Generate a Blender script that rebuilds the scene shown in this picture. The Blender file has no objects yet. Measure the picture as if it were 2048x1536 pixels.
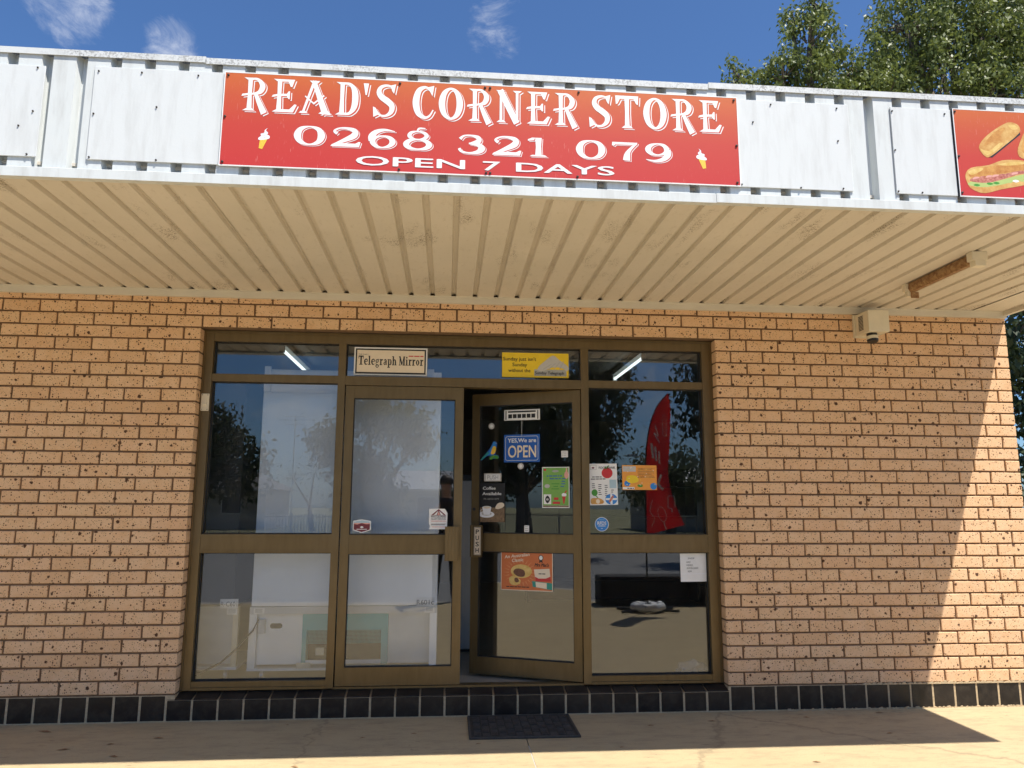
import bpy, bmesh, math, random
import numpy as np
from mathutils import Vector, Matrix
from mathutils.geometry import delaunay_2d_cdt

SC = bpy.context.scene
COL = SC.collection
R = math.radians

# ------------------------------------------------------------------ camera
def cam_axes(yaw, pitch, roll):
    f = Vector((-math.sin(yaw) * math.cos(pitch), math.cos(yaw) * math.cos(pitch), math.sin(pitch)))
    rt = Vector((math.cos(yaw), math.sin(yaw), 0))
    up = rt.cross(f)
    c, s = math.cos(roll), math.sin(roll)
    return c * rt + s * up, -s * rt + c * up, f
CAM_LOC = Vector((-1.9222, -5.2086, 1.3713))
_r, _u, _f = cam_axes(-0.08405, 0.15993, 0.004405)
cd = bpy.data.cameras.new('camera')
cam = bpy.data.objects.new('camera', cd)
COL.objects.link(cam)
cam.matrix_world = Matrix(((_r.x, _u.x, -_f.x, CAM_LOC.x), (_r.y, _u.y, -_f.y, CAM_LOC.y), (_r.z, _u.z, -_f.z, CAM_LOC.z), (0, 0, 0, 1)))
cd.sensor_width = 36.0
cd.lens = 36.0 * 1500.0 / 2048.0
cd.clip_start = 0.05
cd.clip_end = 2000.0
SC.camera = cam

# ------------------------------------------------------------------ sky, sun, exposure
TO_SUN = Vector((0.321, -0.405, 1.0)).normalized()
SUN_EL = math.asin(TO_SUN.z)
SUN_AZ = math.atan2(TO_SUN.x, TO_SUN.y)
W = bpy.data.worlds.new('World')
SC.world = W
W.use_nodes = True
nt = W.node_tree
nt.nodes.clear()
def wn(t, **k):
    n = nt.nodes.new(t)
    for a, b in k.items():
        setattr(n, a, b)
    return n
wout = wn('ShaderNodeOutputWorld')
wbg = wn('ShaderNodeBackground')
wbg.inputs['Strength'].default_value = 0.064
sky = wn('ShaderNodeTexSky', sky_type='NISHITA', sun_disc=False, sun_elevation=SUN_EL, sun_rotation=SUN_AZ,
         altitude=300.0, air_density=1.0, dust_density=1.2, ozone_density=4.0)
tc = wn('ShaderNodeTexCoord')
wmap = wn('ShaderNodeMapping')
wmap.inputs['Scale'].default_value = (1.0, 1.0, 1.7)
nt.links.new(tc.outputs['Generated'], wmap.inputs['Vector'])
nz = wn('ShaderNodeTexNoise')
nz.inputs['Scale'].default_value = 14.0
nz.inputs['Detail'].default_value = 9.0
nz.inputs['Roughness'].default_value = 0.66
nz.inputs['Distortion'].default_value = 0.5
nt.links.new(wmap.outputs['Vector'], nz.inputs['Vector'])
# thin scattered cloud: wisps where the noise is high, thicker about a few directions
CLOUDS = [(-0.408, 0.750, 0.526, 0.9980, 0.9998, 0.34), (-0.3163, 0.7981, 0.5128, 0.9988, 0.99998, 0.36),
          (0.0437, 0.8207, 0.5696, 0.9983, 0.99998, 0.29), (-0.17, -0.975, 0.14, 0.990, 0.9995, 0.30), (0.30, -0.945, 0.15, 0.985, 0.9995, 0.26),
          (0.75, -0.62, 0.22, 0.96, 0.999, 0.3), (-0.9, -0.35, 0.25, 0.96, 0.999, 0.3)]
acc = None
for (x, y, z, a, b, g) in CLOUDS:
    v = Vector((x, y, z)).normalized()
    dp = wn('ShaderNodeVectorMath', operation='DOT_PRODUCT')
    nt.links.new(tc.outputs['Generated'], dp.inputs[0])
    dp.inputs[1].default_value = v
    mr = wn('ShaderNodeMapRange')
    mr.interpolation_type = 'SMOOTHSTEP'
    mr.inputs['From Min'].default_value = a
    mr.inputs['From Max'].default_value = b
    mr.inputs['To Max'].default_value = g
    nt.links.new(dp.outputs['Value'], mr.inputs['Value'])
    if acc is None:
        acc = mr.outputs['Result']
    else:
        ad = wn('ShaderNodeMath', operation='ADD')
        nt.links.new(acc, ad.inputs[0]); nt.links.new(mr.outputs['Result'], ad.inputs[1])
        acc = ad.outputs['Value']
ad = wn('ShaderNodeMath', operation='ADD')
nt.links.new(acc, ad.inputs[0]); nt.links.new(nz.outputs['Fac'], ad.inputs[1])
cm = wn('ShaderNodeMapRange')
cm.interpolation_type = 'SMOOTHSTEP'
cm.inputs['From Min'].default_value = 0.70
cm.inputs['From Max'].default_value = 1.12
cm.inputs['To Max'].default_value = 0.58
nt.links.new(ad.outputs['Value'], cm.inputs['Value'])
skyg = wn('ShaderNodeMix', data_type='RGBA', blend_type='MULTIPLY')
skyg.inputs['Factor'].default_value = 1.0
skyg.inputs['B'].default_value = (0.74, 0.98, 1.24, 1)
nt.links.new(sky.outputs['Color'], skyg.inputs['A'])
cmix = wn('ShaderNodeMix', data_type='RGBA')
cmix.inputs['B'].default_value = (8.6, 8.8, 9.2, 1)
nt.links.new(cm.outputs['Result'], cmix.inputs['Factor'])
nt.links.new(skyg.outputs['Result'], cmix.inputs['A'])
nt.links.new(cmix.outputs['Result'], wbg.inputs['Color'])
nt.links.new(wbg.outputs['Background'], wout.inputs['Surface'])

sd = bpy.data.lights.new('sun', 'SUN')
sd.energy = 4.0
sd.angle = R(0.53)
sd.color = (1.0, 0.95, 0.87)
sun = bpy.data.objects.new('sun', sd)
COL.objects.link(sun)
sun.rotation_euler = TO_SUN.to_track_quat('Z', 'Y').to_euler()
sun.location = (3, -6, 9)

SC.view_settings.view_transform = 'Standard'
SC.view_settings.look = 'None'
SC.view_settings.gamma = 1.0
SC.view_settings.exposure = 1.0
SC.view_settings.use_curve_mapping = False
SC.render.engine = 'CYCLES'
SC.cycles.max_bounces = 8
SC.cycles.diffuse_bounces = 5
SC.cycles.glossy_bounces = 4
SC.cycles.transparent_max_bounces = 16
SC.cycles.sample_clamp_indirect = 6.0

# ------------------------------------------------------------------ materials
MATS = {}
def nodes_of(name):
    m = bpy.data.materials.new(name)
    m.use_nodes = True
    n = m.node_tree
    n.nodes.clear()
    o = n.nodes.new('ShaderNodeOutputMaterial')
    MATS[name] = m
    return m, n, o
def link(n, a, b):
    n.links.new(a, b)
def principled(n, o, rough=0.6, metal=0.0, spec=0.5):
    p = n.nodes.new('ShaderNodeBsdfPrincipled')
    p.inputs['Roughness'].default_value = rough
    p.inputs['Metallic'].default_value = metal
    p.inputs['Specular IOR Level'].default_value = spec
    link(n, p.outputs['BSDF'], o.inputs['Surface'])
    return p
def noise(n, scale, detail=4, rough=0.55, vec=None, dist=0.0, pos=True):
    t = n.nodes.new('ShaderNodeTexNoise')
    t.inputs['Scale'].default_value = scale
    t.inputs['Detail'].default_value = detail
    t.inputs['Roughness'].default_value = rough
    t.inputs['Distortion'].default_value = dist
    if vec is None and pos:
        vec = n.nodes.new('ShaderNodeNewGeometry').outputs['Position']
    if vec is not None:
        link(n, vec, t.inputs['Vector'])
    return t
def mapped(n, scale=(1, 1, 1), loc=(0, 0, 0), rot=(0, 0, 0)):
    g = n.nodes.new('ShaderNodeNewGeometry')
    m = n.nodes.new('ShaderNodeMapping')
    m.inputs['Scale'].default_value = scale
    m.inputs['Location'].default_value = loc
    m.inputs['Rotation'].default_value = rot
    link(n, g.outputs['Position'], m.inputs['Vector'])
    return m.outputs['Vector']
def ramp(n, fac, stops):
    r = n.nodes.new('ShaderNodeValToRGB')
    e = r.color_ramp.elements
    while len(e) < len(stops):
        e.new(0.5)
    for i, (p, c) in enumerate(stops):
        e[i].position = p
        e[i].color = (c[0], c[1], c[2], 1) if not isinstance(c, (int, float)) else (c, c, c, 1)
    link(n, fac, r.inputs['Fac'])
    return r.outputs['Color']
def mix(n, fac, a, b, blend='MIX'):
    m = n.nodes.new('ShaderNodeMix')
    m.data_type = 'RGBA'
    m.blend_type = blend
    for s, v in (('Factor', fac), ('A', a), ('B', b)):
        if isinstance(v, (int, float)):
            m.inputs[s].default_value = v if s == 'Factor' else (v, v, v, 1)
        elif isinstance(v, tuple):
            m.inputs[s].default_value = (v[0], v[1], v[2], 1)
        else:
            link(n, v, m.inputs[s])
    return m.outputs['Result']
def bump(n, p, height, strength=0.3, dist=0.01):
    b = n.nodes.new('ShaderNodeBump')
    b.inputs['Strength'].default_value = strength
    b.inputs['Distance'].default_value = dist
    link(n, height, b.inputs['Height'])
    link(n, b.outputs['Normal'], p.inputs['Normal'])
def plain(name, col, rough=0.6, metal=0.0, var=0.12, scale=6.0, bmp=0.0, spec=0.5):
    m, n, o = nodes_of(name)
    p = principled(n, o, rough, metal, spec)
    if var > 0:
        t = noise(n, scale, 5, 0.6)
        d = tuple(max(0, c * (1 - var)) for c in col)
        u = tuple(min(1, c * (1 + var)) for c in col)
        link(n, ramp(n, t.outputs['Fac'], [(0.3, d), (0.7, u)]), p.inputs['Base Color'])
        if bmp:
            bump(n, p, t.outputs['Fac'], bmp, 0.004)
    else:
        p.inputs['Base Color'].default_value = (*col, 1)
    return m

# brick: orange-tan wirecut clay with iron spots
m, n, o = nodes_of('brick_clay')
p = principled(n, o, 0.85, 0, 0.25)
info = n.nodes.new('ShaderNodeObjectInfo')
base = ramp(n, info.outputs['Random'], [(0.0, (0.66, 0.412, 0.229)), (0.22, (0.80, 0.53, 0.317)), (0.5, (0.75, 0.512, 0.302)), (0.78, (0.83, 0.562, 0.350)), (1.0, (0.71, 0.442, 0.258))])
big = noise(n, 2.2, 3)
base = mix(n, ramp(n, big.outputs['Fac'], [(0.35, 0.0), (0.7, 0.5)]), base, (0.80, 0.548, 0.354))
blot = noise(n, 11, 4, 0.6)
base = mix(n, ramp(n, blot.outputs['Fac'], [(0.42, 0.0), (0.68, 0.75)]), base, (0.70, 0.417, 0.221))
stn = noise(n, 3.3, 5, 0.65)
base = mix(n, ramp(n, stn.outputs['Fac'], [(0.60, 0.0), (0.74, 0.45)]), base, (0.42, 0.235, 0.125))
fine = noise(n, 260, 3, 0.7)
base = mix(n, ramp(n, fine.outputs['Fac'], [(0.35, 0.6), (0.62, 0.0)]), base, (0.60, 0.38, 0.20))
def spots(scale, lo, hi, seed):
    v = n.nodes.new('ShaderNodeTexVoronoi')
    v.inputs['Scale'].default_value = scale
    w = noise(n, scale * 1.6, 2, 0.5)
    vm = n.nodes.new('ShaderNodeVectorMath'); vm.operation = 'MULTIPLY_ADD'
    link(n, w.outputs['Color'], vm.inputs[0])
    vm.inputs[1].default_value = (0.55 / scale,) * 3
    link(n, mapped(n, (1, 1, 1), (seed, seed * 2.1, seed * .7)), vm.inputs[2])
    link(n, vm.outputs['Vector'], v.inputs['Vector'])
    sep = n.nodes.new('ShaderNodeSeparateColor')
    link(n, v.outputs['Color'], sep.inputs['Color'])
    # random radius per cell, many cells empty
    rad = n.nodes.new('ShaderNodeMapRange')
    rad.inputs['From Min'].default_value = lo
    rad.inputs['From Max'].default_value = 1.0
    rad.inputs['To Min'].default_value = -0.05
    rad.inputs['To Max'].default_value = hi
    rad.clamp = False
    link(n, sep.outputs['Red'], rad.inputs['Value'])
    sub = n.nodes.new('ShaderNodeMath'); sub.operation = 'SUBTRACT'
    link(n, rad.outputs['Result'], sub.inputs[0]); link(n, v.outputs['Distance'], sub.inputs[1])
    mr = n.nodes.new('ShaderNodeMapRange')
    mr.inputs['From Min'].default_value = 0.0
    mr.inputs['From Max'].default_value = 0.10
    link(n, sub.outputs['Value'], mr.inputs['Value'])
    return mr.outputs['Result']
s1, s2, s3 = spots(78, 0.42, 0.46, 0.0), spots(140, 0.38, 0.42, 3.7), spots(30, 0.70, 0.42, 8.1)
base = mix(n, s2, base, (0.16, 0.075, 0.028))
base = mix(n, s1, base, (0.12, 0.055, 0.026))
base = mix(n, s3, base, (0.10, 0.05, 0.028))
link(n, base, p.inputs['Base Color'])
bump(n, p, fine.outputs['Fac'], 0.35, 0.004)

plain('mortar', (0.175, 0.105, 0.058), 0.95, 0, 0.25, 30, 0.4)
plain('mortar_pale', (0.47, 0.36, 0.22), 0.95, 0, 0.2, 60, 0.5)
# glazed black plinth tile with faint stains
m, n, o = nodes_of('black_tile')
p = principled(n, o, 0.32, 0, 0.35)
t = noise(n, 14, 5, 0.65)
info = n.nodes.new('ShaderNodeObjectInfo')
c = mix(n, ramp(n, t.outputs['Fac'], [(0.45, 0), (0.75, 0.5)]), ramp(n, info.outputs['Random'], [(0, (0.010, 0.008, 0.008)), (1, (0.026, 0.020, 0.016))]), (0.075, 0.058, 0.04))
link(n, c, p.inputs['Base Color'])
link(n, ramp(n, t.outputs['Fac'], [(0.3, 0.28), (0.8, 0.5)]), p.inputs['Roughness'])
# concrete path, warm, stained
m, n, o = nodes_of('path_concrete')
p = principled(n, o, 0.9, 0, 0.2)
t1 = noise(n, 1.1, 6, 0.6); t2 = noise(n, 160, 3, 0.7); t3 = noise(n, 7.5, 9, 0.78, mapped(n, (0.5, 1.7, 1)))
c = ramp(n, t1.outputs['Fac'], [(0.3, (0.455, 0.357, 0.205)), (0.7, (0.515, 0.41, 0.242))])
c = mix(n, ramp(n, t3.outputs['Fac'], [(0.48, 0.0), (0.68, 0.75)]), c, (0.30, 0.235, 0.15))
c = mix(n, ramp(n, t2.outputs['Fac'], [(0.4, 0.35), (0.6, 0.0)]), c, (0.34, 0.265, 0.16))
t5 = noise(n, 17, 4, 0.6, mapped(n, (0.5, 2.2, 1)))
t6 = noise(n, 1.6, 2, 0.5)
vo = n.nodes.new('ShaderNodeTexVoronoi'); vo.feature = 'DISTANCE_TO_EDGE'; vo.inputs['Scale'].default_value = 0.26
wv = noise(n, 2.5, 6, 0.65)
vm = n.nodes.new('ShaderNodeVectorMath'); vm.operation = 'MULTIPLY_ADD'; vm.inputs[1].default_value = (.5, .5, 0)
link(n, wv.outputs['Color'], vm.inputs[0]); link(n, mapped(n, (1, 1, 0), (3.3, 1.2, 0)), vm.inputs[2]); link(n, vm.outputs['Vector'], vo.inputs['Vector'])
c = mix(n, ramp(n, vo.outputs['Distance'], [(0.0, 0.55), (0.0010, 0.0)]), c, (0.24, 0.185, 0.115))
t7 = noise(n, 55, 2, 0.5)
c = mix(n, ramp(n, t7.outputs['Fac'], [(0.68, 0.0), (0.73, 0.7)]), c, (0.26, 0.20, 0.13))
kk = n.nodes.new('ShaderNodeMath'); kk.operation = 'MULTIPLY'
link(n, ramp(n, t5.outputs['Fac'], [(0.60, 0), (0.70, 0.8)]), kk.inputs[0]); link(n, ramp(n, t6.outputs['Fac'], [(0.45, 0), (0.6, 1)]), kk.inputs[1])
c = mix(n, kk.outputs['Value'], c, (0.17, 0.125, 0.08))
link(n, c, p.inputs['Base Color'])
bump(n, p, t2.outputs['Fac'], 0.25, 0.004)
plain('joint_filler', (0.46, 0.44, 0.40), 0.9, 0, 0.1, 40)
plain('asphalt', (0.20, 0.195, 0.185), 0.9, 0, 0.25, 40, 0.4)
plain('kerb_concrete', (0.40, 0.36, 0.30), 0.9, 0, 0.15, 10, 0.3)
plain('dry_grass', (0.21, 0.20, 0.10), 0.95, 0, 0.4, 3.0, 0.4)
# soffit sheet, dusty cream
m, n, o = nodes_of('soffit_paint')
p = principled(n, o, 0.55, 0, 0.3)
t1 = noise(n, 2.2, 4); t2 = noise(n, 26, 5, 0.7, mapped(n, (1.6, 0.7, 1))); t3 = noise(n, 140, 2, 0.6); t4 = noise(n, 3.0, 2, 0.5, mapped(n, (2.5, 0.8, 1)))
c = ramp(n, t1.outputs['Fac'], [(0.35, (0.61, 0.55, 0.455)), (0.7, (0.66, 0.595, 0.50))])
k = n.nodes.new('ShaderNodeMath'); k.operation = 'MULTIPLY'
link(n, ramp(n, t3.outputs['Fac'], [(0.54, 0), (0.62, 1)]), k.inputs[0]); link(n, ramp(n, t4.outputs['Fac'], [(0.60, 0), (0.72, 1)]), k.inputs[1])
c = mix(n, k.outputs['Value'], c, (0.15, 0.10, 0.055))
c = mix(n, ramp(n, t2.outputs['Fac'], [(0.56, 0), (0.78, 0.4)]), c, (0.36, 0.29, 0.19))
link(n, c, p.inputs['Base Color'])
plain('trim_cream', (0.63, 0.58, 0.48), 0.5, 0, 0.06, 4)
# white painted fascia with grime runs
def white_paint(name, col, grime, peel=0.0):
    m, n, o = nodes_of(name)
    p = principled(n, o, 0.5, 0, 0.35)
    t1 = noise(n, 9, 6, 0.65, mapped(n, (2.2, 2.2, 0.35)))
    t2 = noise(n, 120, 3, 0.6); t3 = noise(n, 3.0, 3)
    c = mix(n, ramp(n, t1.outputs['Fac'], [(0.46, 0), (0.74, grime)]), col, (0.36, 0.35, 0.32))
    c = mix(n, ramp(n, t3.outputs['Fac'], [(0.4, 0.0), (0.7, 0.12)]), c, (0.62, 0.63, 0.62))
    if peel:
        kk = n.nodes.new('ShaderNodeMath'); kk.operation = 'MULTIPLY'
        link(n, ramp(n, t2.outputs['Fac'], [(0.50, 0), (0.58, 1)]), kk.inputs[0])
        tt = noise(n, 5, 3)
        link(n, ramp(n, tt.outputs['Fac'], [(0.38, 0), (0.62, peel)]), kk.inputs[1])
        c = mix(n, kk.outputs['Value'], c, (0.30, 0.30, 0.29))
    link(n, c, p.inputs['Base Color'])
    t4 = noise(n, 5, 3, 0.5)
    hs_ = n.nodes.new('ShaderNodeMath'); hs_.operation = 'MULTIPLY_ADD'; hs_.inputs[1].default_value = 3.0
    link(n, t4.outputs['Fac'], hs_.inputs[0]); link(n, t2.outputs['Fac'], hs_.inputs[2])
    bump(n, p, hs_.outputs['Value'], 0.10, 0.003)
white_paint('fascia_white', (0.63, 0.655, 0.64), 0.45)
white_paint('board_white', (0.65, 0.67, 0.66), 0.32)
white_paint('cap_white', (0.63, 0.645, 0.635), 0.4, 0.9)
# red sign, printed orange to red, fine pale scratches
m, n, o = nodes_of('sign_red')
p = principled(n, o, 0.42, 0, 0.4)
g = n.nodes.new('ShaderNodeNewGeometry')
sx = n.nodes.new('ShaderNodeSeparateXYZ'); link(n, g.outputs['Position'], sx.inputs['Vector'])
mr = n.nodes.new('ShaderNodeMapRange'); mr.inputs['From Min'].default_value = 2.90; mr.inputs['From Max'].default_value = 3.36
link(n, sx.outputs['Z'], mr.inputs['Value'])
c = ramp(n, mr.outputs['Result'], [(0.0, (0.52, 0.040, 0.034)), (0.45, (0.52, 0.055, 0.034)), (0.75, (0.53, 0.088, 0.032)), (1.0, (0.55, 0.128, 0.030))])
sc_ = noise(n, 60, 2, 0.5, mapped(n, (7.0, 1, 0.35), rot=(0, R(-24), 0)))
pa = noise(n, 3.5, 2)
kk = n.nodes.new('ShaderNodeMath'); kk.operation = 'MULTIPLY'
link(n, ramp(n, sc_.outputs['Fac'], [(0.66, 0), (0.72, 0.8)]), kk.inputs[0]); link(n, ramp(n, pa.outputs['Fac'], [(0.45, 0), (0.6, 1)]), kk.inputs[1])
c = mix(n, kk.outputs['Value'], c, (0.72, 0.36, 0.30))
link(n, c, p.inputs['Base Color'])
# bronze anodised aluminium
m, n, o = nodes_of('bronze_frame')
p = principled(n, o, 0.42, 0.55, 0.5)
t = noise(n, 30, 4, 0.6, mapped(n, (1, 1, 0.2))); t2 = noise(n, 2.0, 4)
c = ramp(n, t.outputs['Fac'], [(0.3, (0.150, 0.100, 0.040)), (0.7, (0.185, 0.126, 0.054))])
c = mix(n, ramp(n, t2.outputs['Fac'], [(0.5, 0), (0.75, 0.35)]), c, (0.21, 0.155, 0.085))
link(n, c, p.inputs['Base Color'])
plain('gasket_black', (0.012, 0.012, 0.012), 0.6, 0, 0)
# window glass: clear tinted pane with a mirror-like surface reflection
def glass(name, refl, tint):
    m, n, o = nodes_of(name)
    tr = n.nodes.new('ShaderNodeBsdfTransparent'); tr.inputs['Color'].default_value = (*tint, 1)
    gl = n.nodes.new('ShaderNodeBsdfGlossy'); gl.inputs['Roughness'].default_value = 0.0
    gl.inputs['Color'].default_value = (0.95, 0.97, 1.0, 1)
    wv = noise(n, 1.7, 2, 0.4)
    b = n.nodes.new('ShaderNodeBump'); b.inputs['Strength'].default_value = 0.012; b.inputs['Distance'].default_value = 0.012
    link(n, wv.outputs['Fac'], b.inputs['Height']); link(n, b.outputs['Normal'], gl.inputs['Normal'])
    fr = n.nodes.new('ShaderNodeFresnel'); fr.inputs['IOR'].default_value = refl
    mx = n.nodes.new('ShaderNodeMixShader')
    link(n, fr.outputs['Fac'], mx.inputs['Fac']); link(n, tr.outputs['BSDF'], mx.inputs[1]); link(n, gl.outputs['BSDF'], mx.inputs[2])
    df = n.nodes.new('ShaderNodeBsdfDiffuse'); df.inputs['Color'].default_value = (0.55, 0.52, 0.47, 1)
    d1_ = noise(n, 7, 6, 0.7, mapped(n, (1, 1, 0.35))); d2_ = noise(n, 90, 2)
    k1 = n.nodes.new('ShaderNodeMath'); k1.operation = 'MULTIPLY'
    link(n, ramp(n, d1_.outputs['Fac'], [(0.42, 0.0), (0.75, 0.03)]), k1.inputs[0]); link(n, d2_.outputs['Fac'], k1.inputs[1])
    m2 = n.nodes.new('ShaderNodeMixShader')
    link(n, k1.outputs['Value'], m2.inputs['Fac']); link(n, mx.outputs['Shader'], m2.inputs[1]); link(n, df.outputs['BSDF'], m2.inputs[2])
    link(n, m2.outputs['Shader'], o.inputs['Surface'])
glass('window_glass', 1.68, (0.985, 0.99, 0.99))

for nm, col, ro in [('black_ink', (0.012, 0.012, 0.013), 0.5), ('white_print', (0.80, 0.80, 0.78), 0.45), ('cream_print', (0.80, 0.68, 0.52), 0.5),
                    ('yellow_print', (0.82, 0.58, 0.02), 0.45), ('blue_print', (0.012, 0.10, 0.42), 0.35), ('green_print', (0.19, 0.40, 0.075), 0.45),
                    ('orange_print', (0.78, 0.33, 0.05), 0.45), ('pie_orange', (0.60, 0.16, 0.045), 0.45), ('pie_ray', (0.68, 0.26, 0.10), 0.45),
                    ('red_print', (0.55, 0.03, 0.03), 0.45), ('darkred_print', (0.16, 0.02, 0.03), 0.45), ('teal_print', (0.03, 0.28, 0.22), 0.45),
                    ('sky_print', (0.03, 0.22, 0.60), 0.4), ('leaf_print', (0.06, 0.28, 0.03), 0.45), ('grey_print', (0.38, 0.38, 0.36), 0.5),
                    ('pale_blue', (0.40, 0.55, 0.62), 0.5), ('pink_print', (0.72, 0.36, 0.30), 0.5), ('lettuce', (0.42, 0.52, 0.16), 0.5),
                    ('gold_print', (0.85, 0.55, 0.05), 0.5), ('ice_white', (0.84, 0.85, 0.88), 0.4), ('silver_print', (0.52, 0.50, 0.47), 0.4)]:
    plain(nm, col, ro, 0, 0.04, 20)
def food(name, a, b, scale):
    m, n, o = nodes_of(name)
    p = principled(n, o, 0.5, 0, 0.3)
    t = noise(n, scale, 5, 0.65)
    link(n, ramp(n, t.outputs['Fac'], [(0.3, a), (0.7, b)]), p.inputs['Base Color'])
food('bread_print', (0.50, 0.22, 0.05), (0.72, 0.48, 0.17), 22)
food('bread_dark', (0.42, 0.15, 0.03), (0.66, 0.36, 0.10), 28)
food('meat_print', (0.30, 0.05, 0.04), (0.66, 0.30, 0.22), 60)
food('mince_print', (0.07, 0.03, 0.02), (0.28, 0.13, 0.08), 220)
food('pastry_print', (0.62, 0.38, 0.09), (0.78, 0.58, 0.22), 30)
food('beans_print', (0.02, 0.012, 0.008), (0.40, 0.27, 0.16), 160)
food('rust', (0.14, 0.045, 0.015), (0.42, 0.27, 0.13), 40)
plain('plastic_cream', (0.70, 0.63, 0.48), 0.45, 0, 0.05, 10)
plain('plastic_black', (0.014, 0.014, 0.015), 0.4, 0, 0.1, 10)
plain('rubber_mat', (0.042, 0.036, 0.029), 0.75, 0, 0.25, 30, 0.3)
plain('rubber_ridge_light', (0.068, 0.060, 0.050), 0.7, 0, 0.25, 30, 0.2)  # lighter tone paints the light and dark of the ridge relief into the colour
plain('screw_dark', (0.06, 0.05, 0.045), 0.4, 0.6, 0)
plain('fridge_white', (0.88, 0.89, 0.89), 0.45, 0, 0.05, 2)
plain('fridge_grey', (0.62, 0.63, 0.63), 0.5, 0, 0.08, 4)
plain('turquoise_paint', (0.10, 0.46, 0.48), 0.5, 0, 0.08, 6)
plain('dark_metal', (0.05, 0.05, 0.05), 0.5, 0.5, 0.1, 10)
plain('galvanised', (0.45, 0.46, 0.47), 0.4, 0.7, 0.1, 20)
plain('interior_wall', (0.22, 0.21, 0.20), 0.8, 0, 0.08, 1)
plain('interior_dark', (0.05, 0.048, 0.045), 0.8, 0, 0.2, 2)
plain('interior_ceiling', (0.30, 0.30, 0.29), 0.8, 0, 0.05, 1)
plain('interior_floor', (0.42, 0.37, 0.29), 0.35, 0, 0.06, 4)
plain('interior_white', (0.80, 0.80, 0.78), 0.5, 0, 0.03, 4)
plain('house_wall', (0.42, 0.38, 0.33), 0.8, 0, 0.08, 2)
plain('roof_metal', (0.36, 0.37, 0.38), 0.45, 0.2, 0.06, 1)
plain('roof_dark', (0.10, 0.09, 0.085), 0.7, 0, 0.1, 2)
m, n, o = nodes_of('flag_red')
p = n.nodes.new('ShaderNodeBsdfPrincipled'); p.inputs['Base Color'].default_value = (0.60, 0.016, 0.022, 1); p.inputs['Roughness'].default_value = 0.7
tl = n.nodes.new('ShaderNodeBsdfTranslucent'); tl.inputs['Color'].default_value = (0.75, 0.02, 0.025, 1)
mx = n.nodes.new('ShaderNodeMixShader'); mx.inputs['Fac'].default_value = 0.38
link(n, p.outputs['BSDF'], mx.inputs[1]); link(n, tl.outputs['BSDF'], mx.inputs[2]); link(n, mx.outputs['Shader'], o.inputs['Surface'])
plain('fence_paint', (0.33, 0.32, 0.27), 0.5, 0.1, 0.05, 6)
plain('dark_brickwork', (0.020, 0.017, 0.015), 0.8, 0, 0.4, 12, 0.4)
plain('pole_timber', (0.22, 0.19, 0.15), 0.9, 0, 0.2, 8, 0.4)
plain('trouser_cloth', (0.014, 0.014, 0.018), 0.85, 0, 0.2, 30)
plain('shirt_cloth', (0.03, 0.034, 0.045), 0.85, 0, 0.15, 20)
plain('skin', (0.50, 0.30, 0.22), 0.55, 0, 0.06, 20)
plain('hair', (0.03, 0.02, 0.015), 0.6, 0, 0.3, 60)
plain('shoe_leather', (0.012, 0.012, 0.012), 0.35, 0, 0.1, 20)
m, n, o = nodes_of('plastic_bag')
p = principled(n, o, 0.35, 0, 0.5)
p.inputs['Base Color'].default_value = (0.75, 0.75, 0.73, 1)
p.inputs['Alpha'].default_value = 0.55
m, n, o = nodes_of('tube_lit')
e = n.nodes.new('ShaderNodeEmission'); e.inputs['Color'].default_value = (0.86, 1.0, 0.95, 1); e.inputs['Strength'].default_value = 0.75
link(n, e.outputs['Emission'], o.inputs['Surface'])
# bark and foliage
m, n, o = nodes_of('bark')
p = principled(n, o, 0.9, 0, 0.2)
t = noise(n, 14, 6, 0.7, mapped(n, (1.5, 1.5, 0.3)))
link(n, ramp(n, t.outputs['Fac'], [(0.3, (0.08, 0.062, 0.046)), (0.7, (0.24, 0.195, 0.15))]), p.inputs['Base Color'])
bump(n, p, t.outputs['Fac'], 0.5, 0.03)
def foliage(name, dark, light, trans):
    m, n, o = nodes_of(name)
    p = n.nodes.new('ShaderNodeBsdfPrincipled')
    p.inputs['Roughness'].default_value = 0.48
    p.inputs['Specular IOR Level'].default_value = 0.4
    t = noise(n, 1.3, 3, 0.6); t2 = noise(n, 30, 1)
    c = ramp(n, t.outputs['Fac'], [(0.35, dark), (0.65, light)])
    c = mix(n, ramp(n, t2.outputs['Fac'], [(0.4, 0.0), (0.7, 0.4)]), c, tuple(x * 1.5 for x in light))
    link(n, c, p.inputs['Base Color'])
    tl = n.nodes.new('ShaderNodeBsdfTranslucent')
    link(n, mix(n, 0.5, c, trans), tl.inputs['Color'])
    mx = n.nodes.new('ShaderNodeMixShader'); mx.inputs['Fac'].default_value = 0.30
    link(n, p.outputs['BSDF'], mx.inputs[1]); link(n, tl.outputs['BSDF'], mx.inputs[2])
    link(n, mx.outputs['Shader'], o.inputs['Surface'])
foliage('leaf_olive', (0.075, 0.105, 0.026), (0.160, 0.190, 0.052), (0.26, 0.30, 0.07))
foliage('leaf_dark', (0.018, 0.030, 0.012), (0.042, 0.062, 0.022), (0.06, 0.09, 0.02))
foliage('leaf_grey', (0.075, 0.095, 0.060), (0.13, 0.15, 0.09), (0.16, 0.19, 0.08))

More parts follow.
